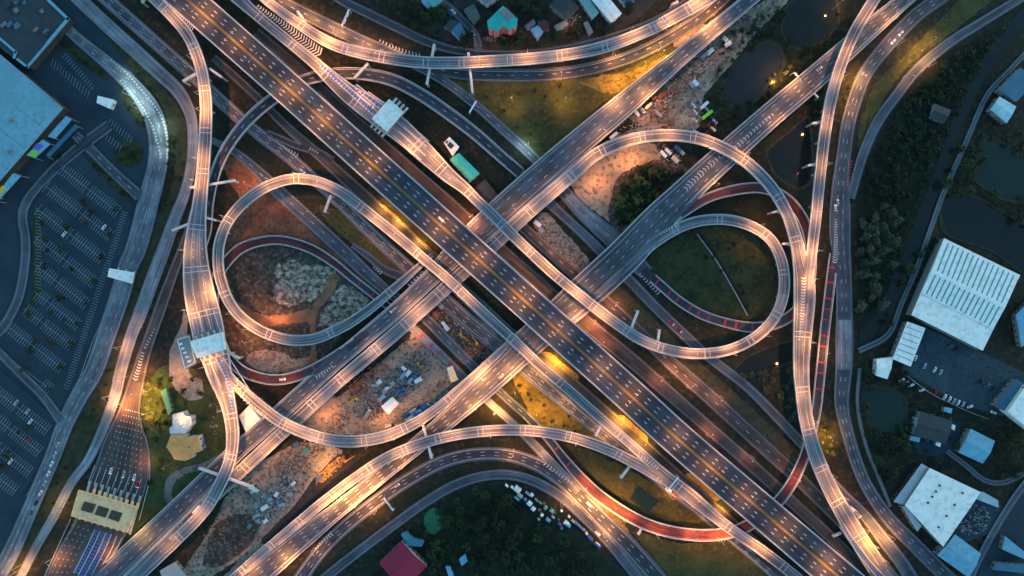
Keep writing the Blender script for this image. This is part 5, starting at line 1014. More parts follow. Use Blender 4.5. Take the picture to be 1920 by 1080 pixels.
for (x, y, c) in [(1092,991,'silver'),(1076,978,'white'),(990,925,'white'),(1120,1000,'white')]: park(CARS[c], x, y, -40, f'{c} car squeezed between the roadside shanties', 'cars between the shanties')
# excavator and crane of the site
def excavator(x, y, ang, label, mat):
    t = thing('excavator', label, 'excavator', P(x, y, 0), None, math.radians(ang)); OFF[t] = Vector((0, 0, 0))
    for sg in (1, -1):
        m = MB(); m.box((0, sg*1.1, .45), (3.8, .6, .8), taper=.85); m.build('track', rubber, t)
    m = MB(); m.box((-.5, 0, 1.5), (3, 2.4, 1.0), taper=.92); m.build('body', mat, t)
    m = MB(); m.box((.6, .65, 2.3), (1.3, 1.0, 1.5), taper=.8); m.build('cab', glass_m, t)
    m = MB(); m.tube((1, -.2, 1.8), (4.6, -.2, 4.4), .34, .28, 6); m.tube((4.6, -.2, 4.4), (7.6, -.2, 2.4), .27, .2, 6); m.build('boom', mat, t)
    m = MB(); m.box((7.7, -.2, 1.9), (1.1, 1.2, .9), taper=.6); m.build('bucket', dark_metal, t)
yel = M('plant yellow', (.55, .36, .06), (.45, .28, .04), 2, .5); orange_m = M('plant orange', (.6, .25, .04), (.5, .2, .03), 2, .5)
excavator(866, 628, -35, 'yellow excavator with a long boom between the two viaducts', yel); excavator(893, 642, 120, 'yellow and white excavator close to the blue frontage road', yel); excavator(786, 683, -40, 'orange excavator in the upper corner of the construction yard', orange_m); excavator(668, 748, 200, 'yellow excavator beside the cement heap', yel); excavator(650, 862, 30, 'yellow excavator at the head of the lit excavation', orange_m)
# ------------------------------------------------------------------ construction clutter
def container(x, y, ang, col, label, L=6, W=2.4, group='site containers and huts'):
    t = thing('site_container', label, 'container', P(x, y, 0), group, math.radians(ang)); OFF[t] = Vector((0, 0, 0)); mt = M('container '+col[0], col[1], tuple(c*.8 for c in col[1]), 1.5, .5)
    m = MB(); m.box((0, 0, 1.35), (L, W, 2.5))
    for k in range(int(L/.6)): m.box((-L/2+.4+k*.6, 0, 2.63), (.22, W*.96, .06)); m.box((-L/2+.4+k*.6, W/2+.03, 1.35), (.22, .06, 2.2)); m.box((-L/2+.4+k*.6, -W/2-.03, 1.35), (.22, .06, 2.2))
    m.build('body', mt, t); m = MB(); m.box((L/2+.04, -.6, 1.3), (.07, 1.05, 2.2)); m.box((L/2+.04, .6, 1.3), (.07, 1.05, 2.2)); m.build('door', dark_metal, t)
KC = {'white': (.7, .71, .72), 'blue': (.06, .12, .24), 'sky': (.24, .36, .42), 'green': (.06, .2, .1), 'rust': (.2, .07, .04), 'grey': (.3, .31, .32), 'cream': (.62, .56, .42), 'teal': (.04, .25, .26)}
SITE = [(758,690,-40,'white'),(766,699,50,'white'),(757,703,50,'sky'),(778,706,-40,'blue'),(770,713,50,'sky'),(785,712,30,'white'),(748,733,48,'blue'),(757,730,48,'blue'),(754,738,48,'blue'),(728,726,40,'white'),(722,733,40,'grey'),(717,745,40,'sky'),(735,720,48,'grey'),(692,700,20,'rust'),(670,728,40,'rust'),(683,733,40,'rust'),(705,722,0,'grey'),(712,716,40,'white'),(787,770,40,'white'),(762,776,40,'blue'),(775,770,40,'sky'),(742,800,40,'white'),(729,797,10,'cream'),(820,566,-42,'white'),(826,573,-42,'grey'),(834,609,-50,'white'),(838,615,-50,'white'),(818,590,-42,'rust'),(600,895,40,'blue'),(575,845,40,'teal'),(552,905,40,'white'),(508,935,30,'sky'),(498,950,30,'white'),(520,925,60,'white'),(530,945,20,'sky'),(545,925,10,'grey'),(500,975,40,'white'),(483,965,30,'sky'),(470,985,60,'teal'),(557,832,30,'blue'),(478,918,40,'cream'),(1234,215,-40,'grey'),(1215,200,40,'cream'),(1240,180,40,'rust'),(1225,185,40,'rust'),(1296,160,-50,'sky'),(1303,157,-50,'white'),(1330,98,40,'white'),(1320,105,40,'grey'),(1358,75,-40,'cream'),(1364,84,40,'white'),(1252,285,-45,'white'),(1243,290,-45,'white'),(1270,280,-45,'blue'),(1278,287,-45,'sky'),(1265,300,-45,'cream'),(1250,240,0,'rust'),(1258,232,0,'rust'),(1008,420,-40,'white'),(1015,432,-40,'grey')]
zn = lambda x, y: 'between the two viaducts near the excavators' if y < 625 and x < 900 and x > 800 else ('in the yard around the white tent' if 560 < x < 900 and y < 820 else ('in the lower yard beside the scrap heap' if x < 660 else ('on the sand lot under the long flyover' if y > 270 and x > 1200 else ('on the works strip above the sand lot' if x > 1200 else 'on the rubble strip beside the short frontage roads'))))
for x, y, a, c in SITE: container(x, y, a, (c, KC[c]), f'{c} site container {zn(x, y)}', random.choice([4, 5, 6, 6]), random.choice([2.2, 2.4, 3]))
def rubble(x, y, rx, ry, n, mats_, ang=40, h=1.2, sz=(.4, 1.8)):
    mbs = [MB() for _ in mats_]; ca, sa = math.cos(math.radians(ang)), math.sin(math.radians(ang))
    for k in range(n):
        a, r0 = random.uniform(0, 6.28), math.sqrt(random.uniform(0, 1)); u_, v_ = 1.2*rx*r0*math.cos(a), 1.25*ry*r0*math.sin(a); px, py = x+u_*ca+v_*sa, y-u_*sa+v_*ca
        if on_road(px, py, 0): continue
        zz = random.uniform(0, h*(1-r0*.7)); p = P(px, py, 0); L, W_ = random.uniform(*sz), random.uniform(sz[0], sz[1]*.6)
        mbs[random.randrange(len(mbs))].box((p.x, p.y, zz+.2), (L, W_, random.uniform(.2, .6)), random.choice([.7, -.87, random.uniform(0, 3)]), taper=random.uniform(.6, 1))
    for m, mt in zip(mbs, mats_):
        if m.v: tag(m.build('rubble', mt), kind='stuff')
scr_w = M('pale scrap', (.45, .44, .42), (.2, .2, .19), 1.2); scr_b = M('bluish scrap', (.22, .24, .25), (.12, .14, .16), 1.2); scr_d = M('dark scrap', (.03, .03, .032), (.07, .065, .06), 1.2); scr_r = M('rusty scrap', (.13, .06, .045), (.2, .11, .08), 1.2); scr_t = M('timber scrap', (.3, .21, .13), (.18, .12, .08), 1.2)
rubble(515, 945, 42, 22, 520, [scr_w, scr_w, scr_b], 40, 2, (.4, 2)); rubble(535, 905, 10, 9, 60, [scr_w, scr_d]); rubble(560, 860, 45, 18, 300, [scr_d, scr_r, scr_t, scr_w])
rubble(680, 710, 45, 16, 260, [scr_r, scr_d, scr_r, scr_t]); rubble(760, 710, 34, 22, 240, [scr_w, scr_b, scr_d, MATS['container blue']]); rubble(705, 740, 34, 26, 300, [scr_w, scr_d, scr_t, scr_b, M('cement dust', (.3, .31, .31))]); rubble(785, 672, 30, 14, 160, [scr_w, scr_d, scr_t]); rubble(700, 772, 16, 14, 110, [scr_d, scr_b, scr_d]); rubble(635, 790, 22, 14, 130, [scr_d, scr_b]); rubble(775, 780, 40, 9, 180, [scr_b, scr_d, MATS['container blue'], scr_w])
rubble(840, 600, 42, 12, 200, [scr_d, scr_r, scr_w, scr_t], -42); rubble(880, 650, 40, 10, 180, [scr_d, scr_t, scr_r], -42); rubble(1050, 460, 50, 14, 220, [scr_w, scr_d, scr_t], -42)
rubble(1250, 180, 60, 16, 420, [scr_t, scr_r, scr_d, scr_w], 40); rubble(1310, 120, 40, 16, 220, [scr_w, scr_d, scr_t], 40); rubble(1370, 60, 40, 14, 120, [scr_d, scr_r], 40); rubble(1240, 210, 20, 14, 80, [scr_d, scr_t]); rubble(1320, 215, 18, 26, 90, [scr_d, scr_b, scr_r]); rubble(1255, 292, 26, 12, 110, [scr_w, scr_b, scr_t], -40)
rubble(1165, 255, 60, 8, 140, [scr_d, scr_w], 40, .8)
rubble(620, 880, 34, 8, 120, [scr_t, M('amber planks', (.4, .2, .05)), scr_d], 42); rubble(1825, 975, 26, 22, 260, [scr_b, scr_d, scr_w, scr_b], 40); rubble(565, 530, 45, 26, 90, [M('pale rubble', (.42, .35, .28), (.22, .17, .13), 1), scr_w], 20, .6, (.3, 1.0)); rubble(650, 575, 38, 22, 80, [MATS['pale rubble'], scr_w], 40, .5, (.3, 1.0)); rubble(520, 670, 60, 14, 160, [MATS['pale rubble'], scr_d, scr_t], 0, .5, (.3, 1.0)); rubble(410, 700, 14, 30, 60, [scr_w, scr_d]); rubble(430, 1000, 50, 30, 160, [scr_d, scr_t], 40, .7); rubble(1600, 965, 10, 16, 60, [scr_d, scr_w], 60); rubble(1755, 800, 30, 20, 120, [scr_d, scr_b, scr_d]); rubble(640, 940, 60, 6, 110, [M('amber rubble', (.5, .3, .1)), scr_d, scr_t], 42, .8)
rubble(402, 770, 7, 40, 60, [scr_d, scr_d, scr_b], 0, .6)
rubble(1075, 50, 25, 14, 110, [scr_w, scr_t, scr_d, scr_r]); rubble(930, 72, 20, 6, 70, [scr_w, scr_b, scr_t], 0)

rs = np.random.RandomState(4)
for k in range(12):   # stray cars on the mall bays
    e = np.array([(227,402),(213,447),(197,490),(183,535),(168,575),(153,615),(140,652),(95,812),(80,852),(62,890)][rs.randint(10)]); j = rs.randint(1, 26); pp = e-u*(8+j*5.4+2.7)+nrm_*rs.choice([-6, 6])
    if inpoly(pp[0], pp[1], lotA) or inpoly(pp[0], pp[1], lotB):
        c = ['white', 'silver', 'black', 'grey', 'red', 'blue'][rs.randint(6)]; park(CARS[c], pp[0], pp[1], -math.degrees(math.atan2(nrm_[1], nrm_[0])), f'{c} car standing alone among the empty mall bays', 'cars on the mall car park')
# ------------------------------------------------------------------ gantries, portal piers, fences
def gantry(a, b, h, label, zr=None, sign=True, cat='gantry', panel=None):
    za = topz(*a, 0) if zr is None else zr; A, B = P(a[0], a[1], za+h), P(b[0], b[1], za+h); d = (B-A); L = math.hypot(d.x, d.y); ang = math.atan2(d.y, d.x); c = (A+B)/2
    t = thing('sign_gantry', label, cat, (c.x, c.y, za))
    for p in (A, B): m = MB(); m.tube((p.x, p.y, za if za < 3 else za-1.2), (p.x, p.y, za+h), .3, .25, 8); m.build('post', steel, t)
    m = MB()
    for e in (-.5, .5):
        n_ = Vector((-d.y, d.x, 0)).normalized()*e
        for zz in (0, .9): m.tube(A+n_+Vector((0, 0, zz)), B+n_+Vector((0, 0, zz)), .12, n=6)
    k = int(L/1.8)
    for q in range(k): p, p2 = A+d*(q/k), A+d*((q+1)/k); n_ = Vector((-d.y, d.x, 0)).normalized()*.5; m.tube(p-n_, p2+n_, .07, n=4); m.tube(p+n_+Vector((0, 0, .9)), p2-n_+Vector((0, 0, .9)), .07, n=4)
    m.build('truss', steel, t)
    m = MB(); m.box((c.x, c.y, za+h+1.02), (L*.96, 1.1, .06), ang); m.build('walkway', white_metal, t)
    if sign:
        n_ = Vector((-d.y, d.x, 0)).normalized()*.75
        for f in (.3, .68):
            p = A+d*f+n_; m = MB(); m.box((p.x, p.y, za+h+.5), (L*.26, .14, 2.6), ang); m.build('sign_panel', panel or M('green sign', (.03, .14, .1), (.035, .15, .11), 1), t)
gantry((1488, 136), (1534, 184), 7, 'white overhead gantry spanning the broad viaduct by the upper pond')
gantry((1240, 32), (1253, 50), 6, 'blue and white overhead gantry across the arched flyover near its upper end', panel=M('blue sign', (.04, .16, .4)))
gantry((720, 933), (738, 957), 6, 'thin blue grey gantry across the southern arc road', zr=.3)
gantry((1272, 894), (1250, 921), 6, 'grey gantry where the arched flyover meets the left loop ramp', zr=11.1)
gantry((655, 18), (641, 50), 7, 'white sign gantry over the frontage road above the arched flyover', zr=.3, panel=M('pale sign', (.6, .62, .65)))
gantry((893, 190), (880, 212), 5, 'thin pale gantry across the blue frontage road on the field', zr=.3, sign=False)
gantry((362, 962), (375, 947), 5, 'small blue gantry over the dark viaduct lanes by the garden', zr=3, sign=False)
def portal(a, b, h, label, beam=1.7, posts=True, z0=0):
    A, B = P(a[0], a[1], h), P(b[0], b[1], h); d = B-A; L = math.hypot(d.x, d.y); ang = math.atan2(d.y, d.x); c = (A+B)/2; t = thing('portal_pier', label, 'portal pier', (c.x, c.y, z0))
    m = MB(); m.box((c.x, c.y, h-.9), (L, beam, 1.7), ang); m.build('crossbeam', M('pale concrete', (.5, .49, .47), (.62, .61, .59), .5), t)
    for f in (.04, .96):
        p = A+d*f; m = MB(); m.box((p.x, p.y, z0+(h-1.76-z0)/2), (1.3, 1.3, h-1.76-z0), ang); m.build('column', concrete, t)
portal((814, 82), (800, 158), 11.2, 'pale portal pier straddling the roads under the arched flyover'); portal((878, 98), (886, 174), 11.2, 'pale portal pier under the arched flyover at the field edge')
portal((690, 118), (664, 146), 10, 'stub portal pier between the arched flyover and the loop ramp'); portal((793, 798), (809, 860), 10.7, 'pale portal pier under the southern arched flyover'); portal((372, 878), (474, 914), 9, 'grey portal pier across the dark viaduct below the toll ramp')
portal((1127, 797), (1117, 818), 12, 'narrow portal pier beside the left loop ramp over the frontage road'); portal((1186, 868), (1164, 897), 10.2, 'portal pier stub under the southern arched flyover end'); portal((1197, 582), (1183, 618), 11.5, 'leaning pale portal pier beside the right loop ramp'); portal((1237, 618), (1232, 650), 11.2, 'short portal pier with a hooked cap below the right loop ramp')
portal((355, 352), (440, 338), 10, 'pale portal pier crossing under the toll ramp near the red soil'); portal((322, 432), (352, 420), 8, 'grey portal pier over the frontage road by the toll ramp'); portal((404, 413), (386, 408), 9.5, 'stub portal pier touching the left loop'); portal((342, 152), (366, 138), 11.5, 'pale pier cap poking out left of the toll ramp'); portal((392, 128), (415, 144), 11.5, 'pale pier cap lying between the toll ramp and the expressway'); portal((620, 366), (608, 398), 10, 'grey frame pier between the loop ramp and the frontage road')
portal((1524, 231), (1540, 228), 11.6, 'pale pier cap beside the slender flyover, upper one'); portal((1516, 310), (1538, 306), 11.6, 'pale pier cap beside the slender flyover over the dark pond'); portal((1450, 398), (1470, 392), 11.6, 'pale pier cap inside the long flyover arc'); portal((1468, 457), (1492, 458), 11.6, 'pale pier cap on the inner side of the long flyover'); portal((1260, 8), (1272, 2), 7, 'pale pier stub at the upper end of the arched flyover')
portal((1206, 985), (1197, 1003), 3.6, 'pale low pier cap beside the red ramp'); portal((1562, 1006), (1578, 1000), 2.9, 'pale pier cap by the flyover end near the expressway'); portal((430, 663), (448, 672), 9, 'pale pier cap sticking out beside the toll canopy'); portal((265, 4), (272, -6), 9, 'pale pier cap at the top of the toll ramp'); portal((557, 20), (572, 40), 9.5, 'pale angled pier cap left of the frontage sign')
def fence(label, pts, h, mat, step=3.0, z=0):
    p0 = P(*pts[0], 0); t = thing('fence', label, 'fence', p0); a = cr([(x, y) for x, y in pts], step/S); m = MB(); pr = [P(x, y, z) for x, y in a]
    for p, q in zip(pr[:-1], pr[1:]):
        d = q-p; c = (p+q)/2; m.box((c.x, c.y, z+h*.55), (math.hypot(d.x, d.y)*.98, .08, h*.8), math.atan2(d.y, d.x))
    m.build('panel', mat, t); m = MB()
    for p in pr: m.box((p.x, p.y, z+h/2), (.14, .14, h))
    tag(m.build('post', steel, t), kind='stuff') if len(pr) > 100 else m.build('post', steel, t)
blue_sheet = M('blue hoarding', (.04, .14, .3), (.05, .17, .34), 1); green_sheet = M('green hoarding', (.03, .14, .09), (.04, .17, .11), 1)
fence('blue hoarding along the edge of the lower construction yard', [(590,945),(560,978),(520,1012),(480,1050),(455,1085)], 2.2, blue_sheet)
fence('green hoarding along the dark viaduct beside the works strip', [(1330,90),(1250,165),(1180,222),(1120,270)], 2.2, green_sheet)
fence('pale boundary wall around the loading yard', [(1690,697),(1740,735),(1800,765),(1850,785)], 2.4, wall_w)
fence('low white wall curving beside the cream toll plaza lanes', [(274,818),(282,860),(281,900),(270,945),(262,975)], 1.6, parapet_m)
fence('pale wall along the outer edge of the cream toll lanes', [(134,972),(112,1020),(84,1082)], 1.6, parapet_m)
fence('white kerb wall along the car park edge', [(197,588),(175,640),(146,720)], 1.0, parapet_m); fence('white kerb wall bounding the lower car park', [(110,805),(92,860),(50,930)], 1.0, parapet_m)
# ------------------------------------------------------------------ street lamps (each a real lamp)
LC = {'warm': (1, .35, .095), 'amber': (1, .46, .06), 'white': (.75, 1, .92), 'red': (1, .3, .12)}
LD = {}
def lamp_data(colr, power, spread=150):
    k = (colr, round(power), spread)
    if k not in LD:
        d = bpy.data.lights.new('lamp_light', 'SPOT'); d.energy = power*LAMP_K; d.color = LC[colr]; d.spot_size = math.radians(spread); d.spot_blend = 1.0; d.shadow_soft_size = .5; LD[k] = d
    return LD[k]
def lamp_proto(h, arm, double=False, glow=lamp_glow):
    t = thing('street_lamp', 'x', 'street lamp'); m = MB(); m.tube((0, 0, 0), (0, 0, h), .14, .08, 8); m.tube((0, 0, 0), (0, 0, .5), .22, .2, 8); m.build('pole', steel, t)
    for sg in ((1, -1) if double else (1,)):
        m = MB(); m.tube((0, 0, h-.1), (sg*arm, 0, h+.35), .06, .05, 6); m.build('arm', steel, t)
        m = MB(); m.box((sg*(arm+.45), 0, h+.36), (1.0, .36, .16), taper=.8); hd = m.build('lamp_head', white_metal, t)
        m = MB(); m.box((sg*(arm+.45), 0, h+.26), (.8, .28, .05)); m.build('diffuser', glow, hd)
    proto_done(t); return t
LP = {'single': lamp_proto(10, 2.6), 'double': lamp_proto(11, 3.6, True), 'mast': lamp_proto(14, 1.0), 'white': lamp_proto(10, 2.6, glow=lamp_white)}
def put_lamp(kind, base, ang, colr, power, label, group, h, arm):
    pr = LP[kind]
    if pr in USED: o = copy_tree(pr)
    else: o = pr; USED.add(pr)
    o.location = base; o.rotation_euler = (0, 0, ang); tag(o, label, 'street lamp', group)
    for sg in ((1, -1) if kind == 'double' else (1,)):
        l = bpy.data.objects.new('lamp_light', lamp_data(colr, power)); COL.objects.link(l); l.parent = o; l.location = (sg*(arm+.45), 0, h+.15)
def lamps(key, where, pts, colr='warm', power=1000, kind='single'):
    r = ROADS[key]; h, arm = {'single': (10, 2.6), 'double': (11, 3.6), 'mast': (14, 1.0), 'white': (10, 2.6), 'low': (7, 1.2)}[kind]
    for i, p in enumerate(pts):
        x, y = p[:2]; kk = p[2] if len(p) > 2 else 1
        if kk < .45: continue
        pw = power*kk**1.7
        q = int(np.argmin(np.hypot(r['px'][:, 0]-x, r['px'][:, 1]-y))); c, n, hw = r['c'][q], r['n'][q], r['hw'][q]
        if kind == 'double': base = c.copy(); ang = math.atan2(n[1], n[0])
        else:
            v = np.array(P(x, y, c[2]))[:2]-c[:2]; sg = 1 if (v@n > .5 or (abs(v@n) <= .5 and i % 2 == 0)) else -1
            base = c.copy(); base[:2] += n*sg*(hw-.28 if r['kind'] == F else hw+.8); ang = math.atan2(-n[1]*sg, -n[0]*sg)
        hx = base[:2]+np.array([math.cos(ang), math.sin(ang)])*(arm+.45)
        other = (ALLK != r['i']) & (np.hypot(ALLC[:, 0]-hx[0], ALLC[:, 1]-hx[1]) < ALLHW+1.5) & (ALLC[:, 2] > c[2]+2.5) & (ALLC[:, 2] < c[2]+h+(4 if kind == 'low' else 6))
        if other.any(): continue
        bz = c[2]+(1.05 if r['kind'] == F and kind != 'double' else (1.0 if kind == 'double' else -.05))
        put_lamp(kind, (base[0], base[1], bz), ang, colr, pw, f'{"twin armed" if kind == "double" else "single armed"} street lamp {where}', f'street lamps {where}', h, arm)
PW = 2300
lamps('main', 'on the golden median of the wide expressway viaduct', [(385,25,1.3),(435,80),(480,118,.6),(545,170,1.2),(600,228,1.2),(645,262,.5),(693,310),(760,365,.4),(830,425,1.1),(893,492,1.1),(980,560,1.2),(1045,618,.8),(1127,690,.9),(1178,742,1),(1235,790,.4),(1275,822,.9),(1338,875,1),(1397,930,.9),(1470,988,1),(1555,1060,1.2)], 'warm', PW*.55, 'double')
lamps('upper arc', 'on the arched flyover below the village', [(502,3),(560,43,1.2),(612,82,1.6),(665,98,.9),(710,112,.8),(905,116,1.1),(985,112,1),(1060,102,1),(1190,68,1.2),(1255,36,1.3),(1315,4,1.4),(770,114,.3)], 'warm', PW)
lamps('northeast frontage road', 'along the frontage road above the arched flyover', [(540,8,.8),(585,32),(632,58,1.1),(685,80,1),(730,100,.8)], 'warm', PW)
lamps('east loop', 'along the loop ramp with the white toll canopy', [(490,38,.4),(560,92,.8),(600,122,1.5),(640,160,.9),(682,190,.9),(778,272,1.3),(812,300,1.5),(842,335,1.1),(880,360,1.2),(985,465,1.1),(1030,503,1.4),(1075,547,1.4),(1125,587,1.3),(1225,648,.7),(1295,662,1.2),(1370,656,1.2),(1432,622,1.1),(1415,427,1.2),(1447,455,.9),(1468,530,.4)], 'warm', PW*.85)
lamps('service viaduct', 'along the long curved flyover', [(840,536,1),(785,588,1),(700,655,.8),(640,712,.9),(590,755,.9),(500,838,1.2),(458,872,1),(330,1000,.6),(990,400,.9),(1040,356,1),(1115,292,1.1),(1188,261,1.2),(1255,255,1.1),(1330,268,1),(1392,298,1.1),(1478,405,.7),(1497,475,1),(1520,528,1.4),(1495,585,1),(1515,640,1.1),(1490,690,1),(1505,740,1),(1522,790,1),(1548,890,.8),(1570,938,1.4),(1605,990,1.3),(1645,1052,1)], 'warm', PW*.9)
lamps('east ramp', 'along the slender flyover by the dark pond', [(1620,28,1.1),(1585,92,1.1),(1570,142,1),(1550,230,1.1),(1540,312,1),(1531,400,1.1),(1522,470,1.2)], 'warm', PW*.8)
lamps('northwest carriageway', 'along the dark three lane viaduct', [(1335,55,1.6),(1280,108,.6),(1200,170,1.6),(1158,200,1.5),(1120,238,.8),(955,388,.5),(765,565,.7),(400,900,.3)], 'warm', PW*.9)
lamps('southeast carriageway', 'along the broad viaduct with the overhead gantry', [(1665,28,1),(1585,92,1),(1545,135,1.3),(1500,170,1.3),(1450,210,.9),(1350,300,.8),(1318,335,.7),(990,655,1),(950,690,1.5),(915,718,1.8),(880,752,1.5),(845,780,.8),(748,868,.9),(700,905,1.7),(665,932,1.8),(625,962,.8),(530,1042,1.5),(480,1082,1.2)], 'warm', PW)
lamps('west loop', 'along the left loop ramp and its run beside the expressway', [(600,343,1),(555,335,1.6),(505,346,1.2),(428,412,.9),(413,515,.7),(440,580,.8),(470,610,1.4),(515,630,.9),(705,408,1.2),(742,440,1.2),(790,480,1.5),(830,518,1.2),(870,553,1.1),(995,668,1.1),(1022,692,.9),(1150,803,1.1),(1192,838,1.2),(1300,935,1.2),(1350,978,1),(1420,1025,1.5),(640,362,.3)], 'warm', PW*.8)
lamps('south arc flyover', 'along the arched flyover over the lamp lit carriageway', [(520,1012,.6),(565,975,.8),(605,942,1.3),(642,912,1.8),(688,880,1.3),(758,845,1),(850,816,1),(920,808,1.1),(1005,808,1.1),(1080,822,.9),(1232,893,.7)], 'warm', PW*.9)
lamps('west toll ramp', 'along the flyover with the office side toll canopy', [(328,35,.9),(370,112,.9),(384,178,1.3),(388,212,1.3),(380,300,1.1),(377,345,1.1),(352,470,.8),(400,548,1.6),(362,585,1.3),(378,690,1.4),(440,735,1.6),(428,770,1.2),(437,808,1.2),(428,850,1.1),(368,972,.9),(318,1024,.9)], 'warm', PW*.9)
lamps('west link ramp', 'along the curved flyover around the construction yard', [(460,738,1.3),(500,772,1.1),(545,800,1.1),(590,818,1),(690,826,.7),(742,812,1.1),(792,788,1),(850,738,.8),(900,690,.4)], 'warm', PW*.85)
lamps('south red ramp', 'along the ramp with bright red surfacing', [(1100,910,.8),(1140,940,1.4),(1175,966,1.5),(1235,992,1),(1300,1002,1.2),(1350,1000,1.4),(1490,892,.8),(1540,655,.8)], 'warm', PW)
lamps('west red ramp', 'along the left red ramp', [(540,708,.7)], 'warm', PW*.6)
lamps('slip road to the arc', 'along the slip road under the broad viaduct', [(782,625,1),(930,772,1.2),(972,806,1.2),(1012,845,.8)], 'warm', PW*.8)
lamps('west service road', 'along the pale western service road', [(262,610,.5),(240,650,1),(226,700,1.2),(215,742,1.1),(110,955,.3),(45,1062,1)], 'warm', PW*.7)
lamps('toll approach road', 'along the toll approach road', [(266,690,1),(238,757,1.9),(262,735,1),(120,1060,.9),(200,1040,.8),(280,860,.7)], 'warm', PW*.8)
lamps('northwest frontage road', 'along the frontage road below the loop ramp', [(1000,700,.8),(1060,750,.7),(1130,812,.7),(1262,922,1)], 'warm', PW*.9)
lamps('south arc road', 'along the southern arc road', [(600,1030,.7),(695,948,1),(962,850,.8),(1085,930,1.3),(1112,958,1.8),(1140,985,1)], 'warm', PW)
lamps('outer south arc road', 'along the outer southern arc road', [(905,892,.4),(1055,935,.6),(1130,1005,.6)], 'warm', PW*.6)
lamps('lower arc road', 'along the lower arc road by the golden field', [(960,141,.9),(1050,138,.9),(1150,118,1),(1230,85,1),(1270,60,1.1),(1330,20,1.1)], 'warm', PW)
lamps('brown frontage road', 'along the brown frontage road', [(1150,575,.9),(1195,622,.8),(1262,690,.9),(1295,712,1),(1340,752,.7),(1450,855,.4)], 'warm', PW*.7)
lamps('north underpass road', 'under the northern edge of the expressway', [(600,160,.4),(880,412,.6),(905,438,1.2),(1050,565,1),(1105,612,1.6),(1130,632,1),(1235,718,.8),(1330,802,.9),(1400,862,.6)], 'red', PW*.6)
LP['low'] = lamp_proto(7, 1.2)
lamps('northwest carriageway', 'on the dark viaduct right beside the expressway', [(897,430,1.2),(824,506,1.2)], 'red', PW*.8, 'low')
lamps('southeast carriageway', 'on the broad viaduct right beside the expressway', [(1062,580,1.3),(1012,622,.6)], 'red', PW*.7, 'low')
lamps('expressway side road', 'low under the expressway edge beside the loop ramp', [(712,395,1),(742,424,1.2),(784,462,1),(822,498,.9),(1345,962,1)], 'amber', PW*.9, 'low')
lamps('expressway side road', 'in the gap between the expressway and the left loop ramp', [(712,400,1),(745,428,1.5),(790,470,1),(832,512,1.3),(1030,690,1.6),(1062,715,1.3),(1160,798,1.3),(1200,832,1),(1310,930,1.6)], 'amber', PW*1.5)
lamps('east main road', 'along the eastern main road', [(1608,150,1),(1595,200,.9),(1672,78,.5)], 'warm', PW*.8)
lamps('east slip road', 'along the eastern slip road', [(1732,118,1),(1700,152,.7),(1820,52,.3)], 'warm', PW*.7)
lamps('southeast slip road', 'along the slip road by the parked trucks', [(1660,1005,1.4),(1635,985,1)], 'warm', PW*.9)
lamps('mall road', 'along the lit bend of the mall road', [(250,168,1),(275,195,1.2),(296,235,1.2),(303,275,.8),(240,140,.7),(225,105,.3)], 'white', PW*.4, 'white')
lamps('northeast frontage road', 'along the frontage road by the field', [(985,280,.9)], 'white', PW*.5, 'white')
def mast(x, y, colr, power, label, group=None):
    p = P(x, y, 0); put_lamp('mast', (p.x, p.y, 0), random.uniform(0, 6), colr, power, label, group, 14, 1.0)
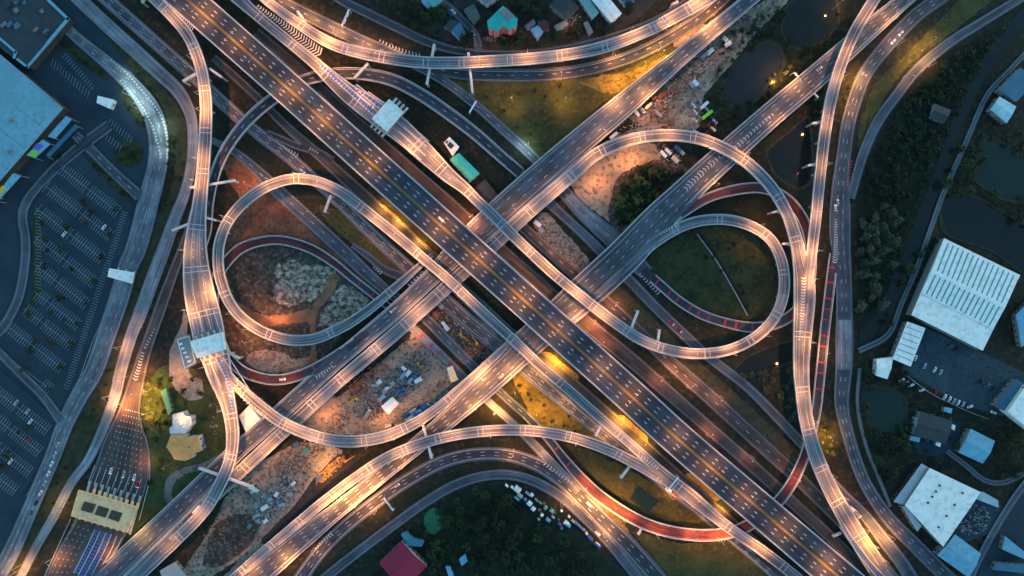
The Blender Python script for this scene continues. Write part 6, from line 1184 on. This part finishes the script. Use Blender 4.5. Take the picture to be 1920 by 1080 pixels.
for x, y, k, lb in [(1205,130,2.2,'tall lamp mast glowing gold in the field corner beside the dark viaduct'),(1150,158,1.2,'lamp mast in the golden field below the lower arc'),(1060,190,.9,'lamp mast in the middle of the olive field under the lower arc'),(960,190,.6,'lamp mast at the western end of the olive field'),(1240,105,1.2,'lamp mast in the narrow tip of the golden field'),(965,735,1.7,'lamp mast on the ochre verge just below the broad viaduct'),(1005,775,1.2,'lamp mast in the middle of the ochre verge'),(928,772,1,'lamp mast in the small triangle below the broad viaduct'),(1042,782,.6,'lamp mast at the lower end of the ochre verge'),(1705,105,1.4,'lamp mast lighting the golden grass beside the slip road'),(1735,85,1,'lamp mast beside the slip road near the white glow'),(1600,150,.9,'lamp mast between the slender flyover and the main road'),(1590,170,.6,'lower lamp mast between the slender flyover and the main road'),(1545,815,2.4,'lamp mast in the golden bushes near the red ramp crossing'),(1150,945,.8,'lamp mast on the ochre strip beside the red ramp'),(1100,930,.8,'lamp mast at the head of the ochre strip beside the red ramp'),(288,730,2.4,'lamp mast among the golden trees by the toll approach'),(284,772,2.2,'lower lamp mast among the golden trees by the toll approach'),(1630,1015,1.6,'lamp mast between the merging roads by the expressway end'),(35,1070,1,'lamp mast at the foot of the pale western service road'),(640,930,1.2,'lamp mast in the lit gap beside the arched flyover'),(612,878,.7,'lamp mast over the lit excavation'),(350,780,.25,'garden lamp mast between the two villas'),(322,868,.2,'garden lamp mast next to the yellow villa'),(1465,145,.8,'lamp mast on the bank left of the overhead gantry'),(1340,350,.2,'lamp mast beside the thicket'),(1560,18,.5,'bright lamp mast at the edge of the upper pond'),(276,1002,.8,'lamp mast right beside the cream toll plaza'),(125,950,.8,'lamp mast on the verge side of the cream toll plaza')]:
    mast(x, y, 'amber', PW*k, lb)
for x, y, k, lb in [(1120,345,.9,'lamp mast on the pale sand lot'),(1185,300,1,'lamp mast at the back of the sand lot'),(1230,255,.6,'lamp mast at the mouth of the sand path'),(345,700,.8,'lamp mast on the paved strip beside the toll office'),(620,780,.6,'lamp mast in the sandy end of the construction yard'),(720,790,.7,'lamp mast beside the white tent'),(1230,275,.3,'lamp mast by the container huts'),(470,640,.5,'lamp mast on the rim of the bare earth lot'),(470,350,.8,'lamp mast on the red soil'),(520,590,.7,'lamp mast by the orange dirt track'),(590,400,.2,'lamp mast at the edge of the red soil strip'),(945,60,.25,'lamp mast in front of the pink house'),(1070,55,.2,'lamp mast among the village shacks'),(1300,50,.8,'lamp mast on the sandy verge between the converging roads'),(600,850,.4,'lamp mast beside the haul road'),(1040,950,.12,'lamp mast among the shanties')]:
    mast(x, y, 'warm', PW*k, lb)
for o in [p for L_ in (PT, PB, PS, PO, CARS.values(), LIT.values(), TR.values(), [BUS], LP.values()) for p in L_]:   # prototypes never placed
    if o not in USED:
        for ch in [x for x in bpy.data.objects if x.parent == o or (x.parent and x.parent.parent == o)]: bpy.data.objects.remove(ch)
        bpy.data.objects.remove(o)
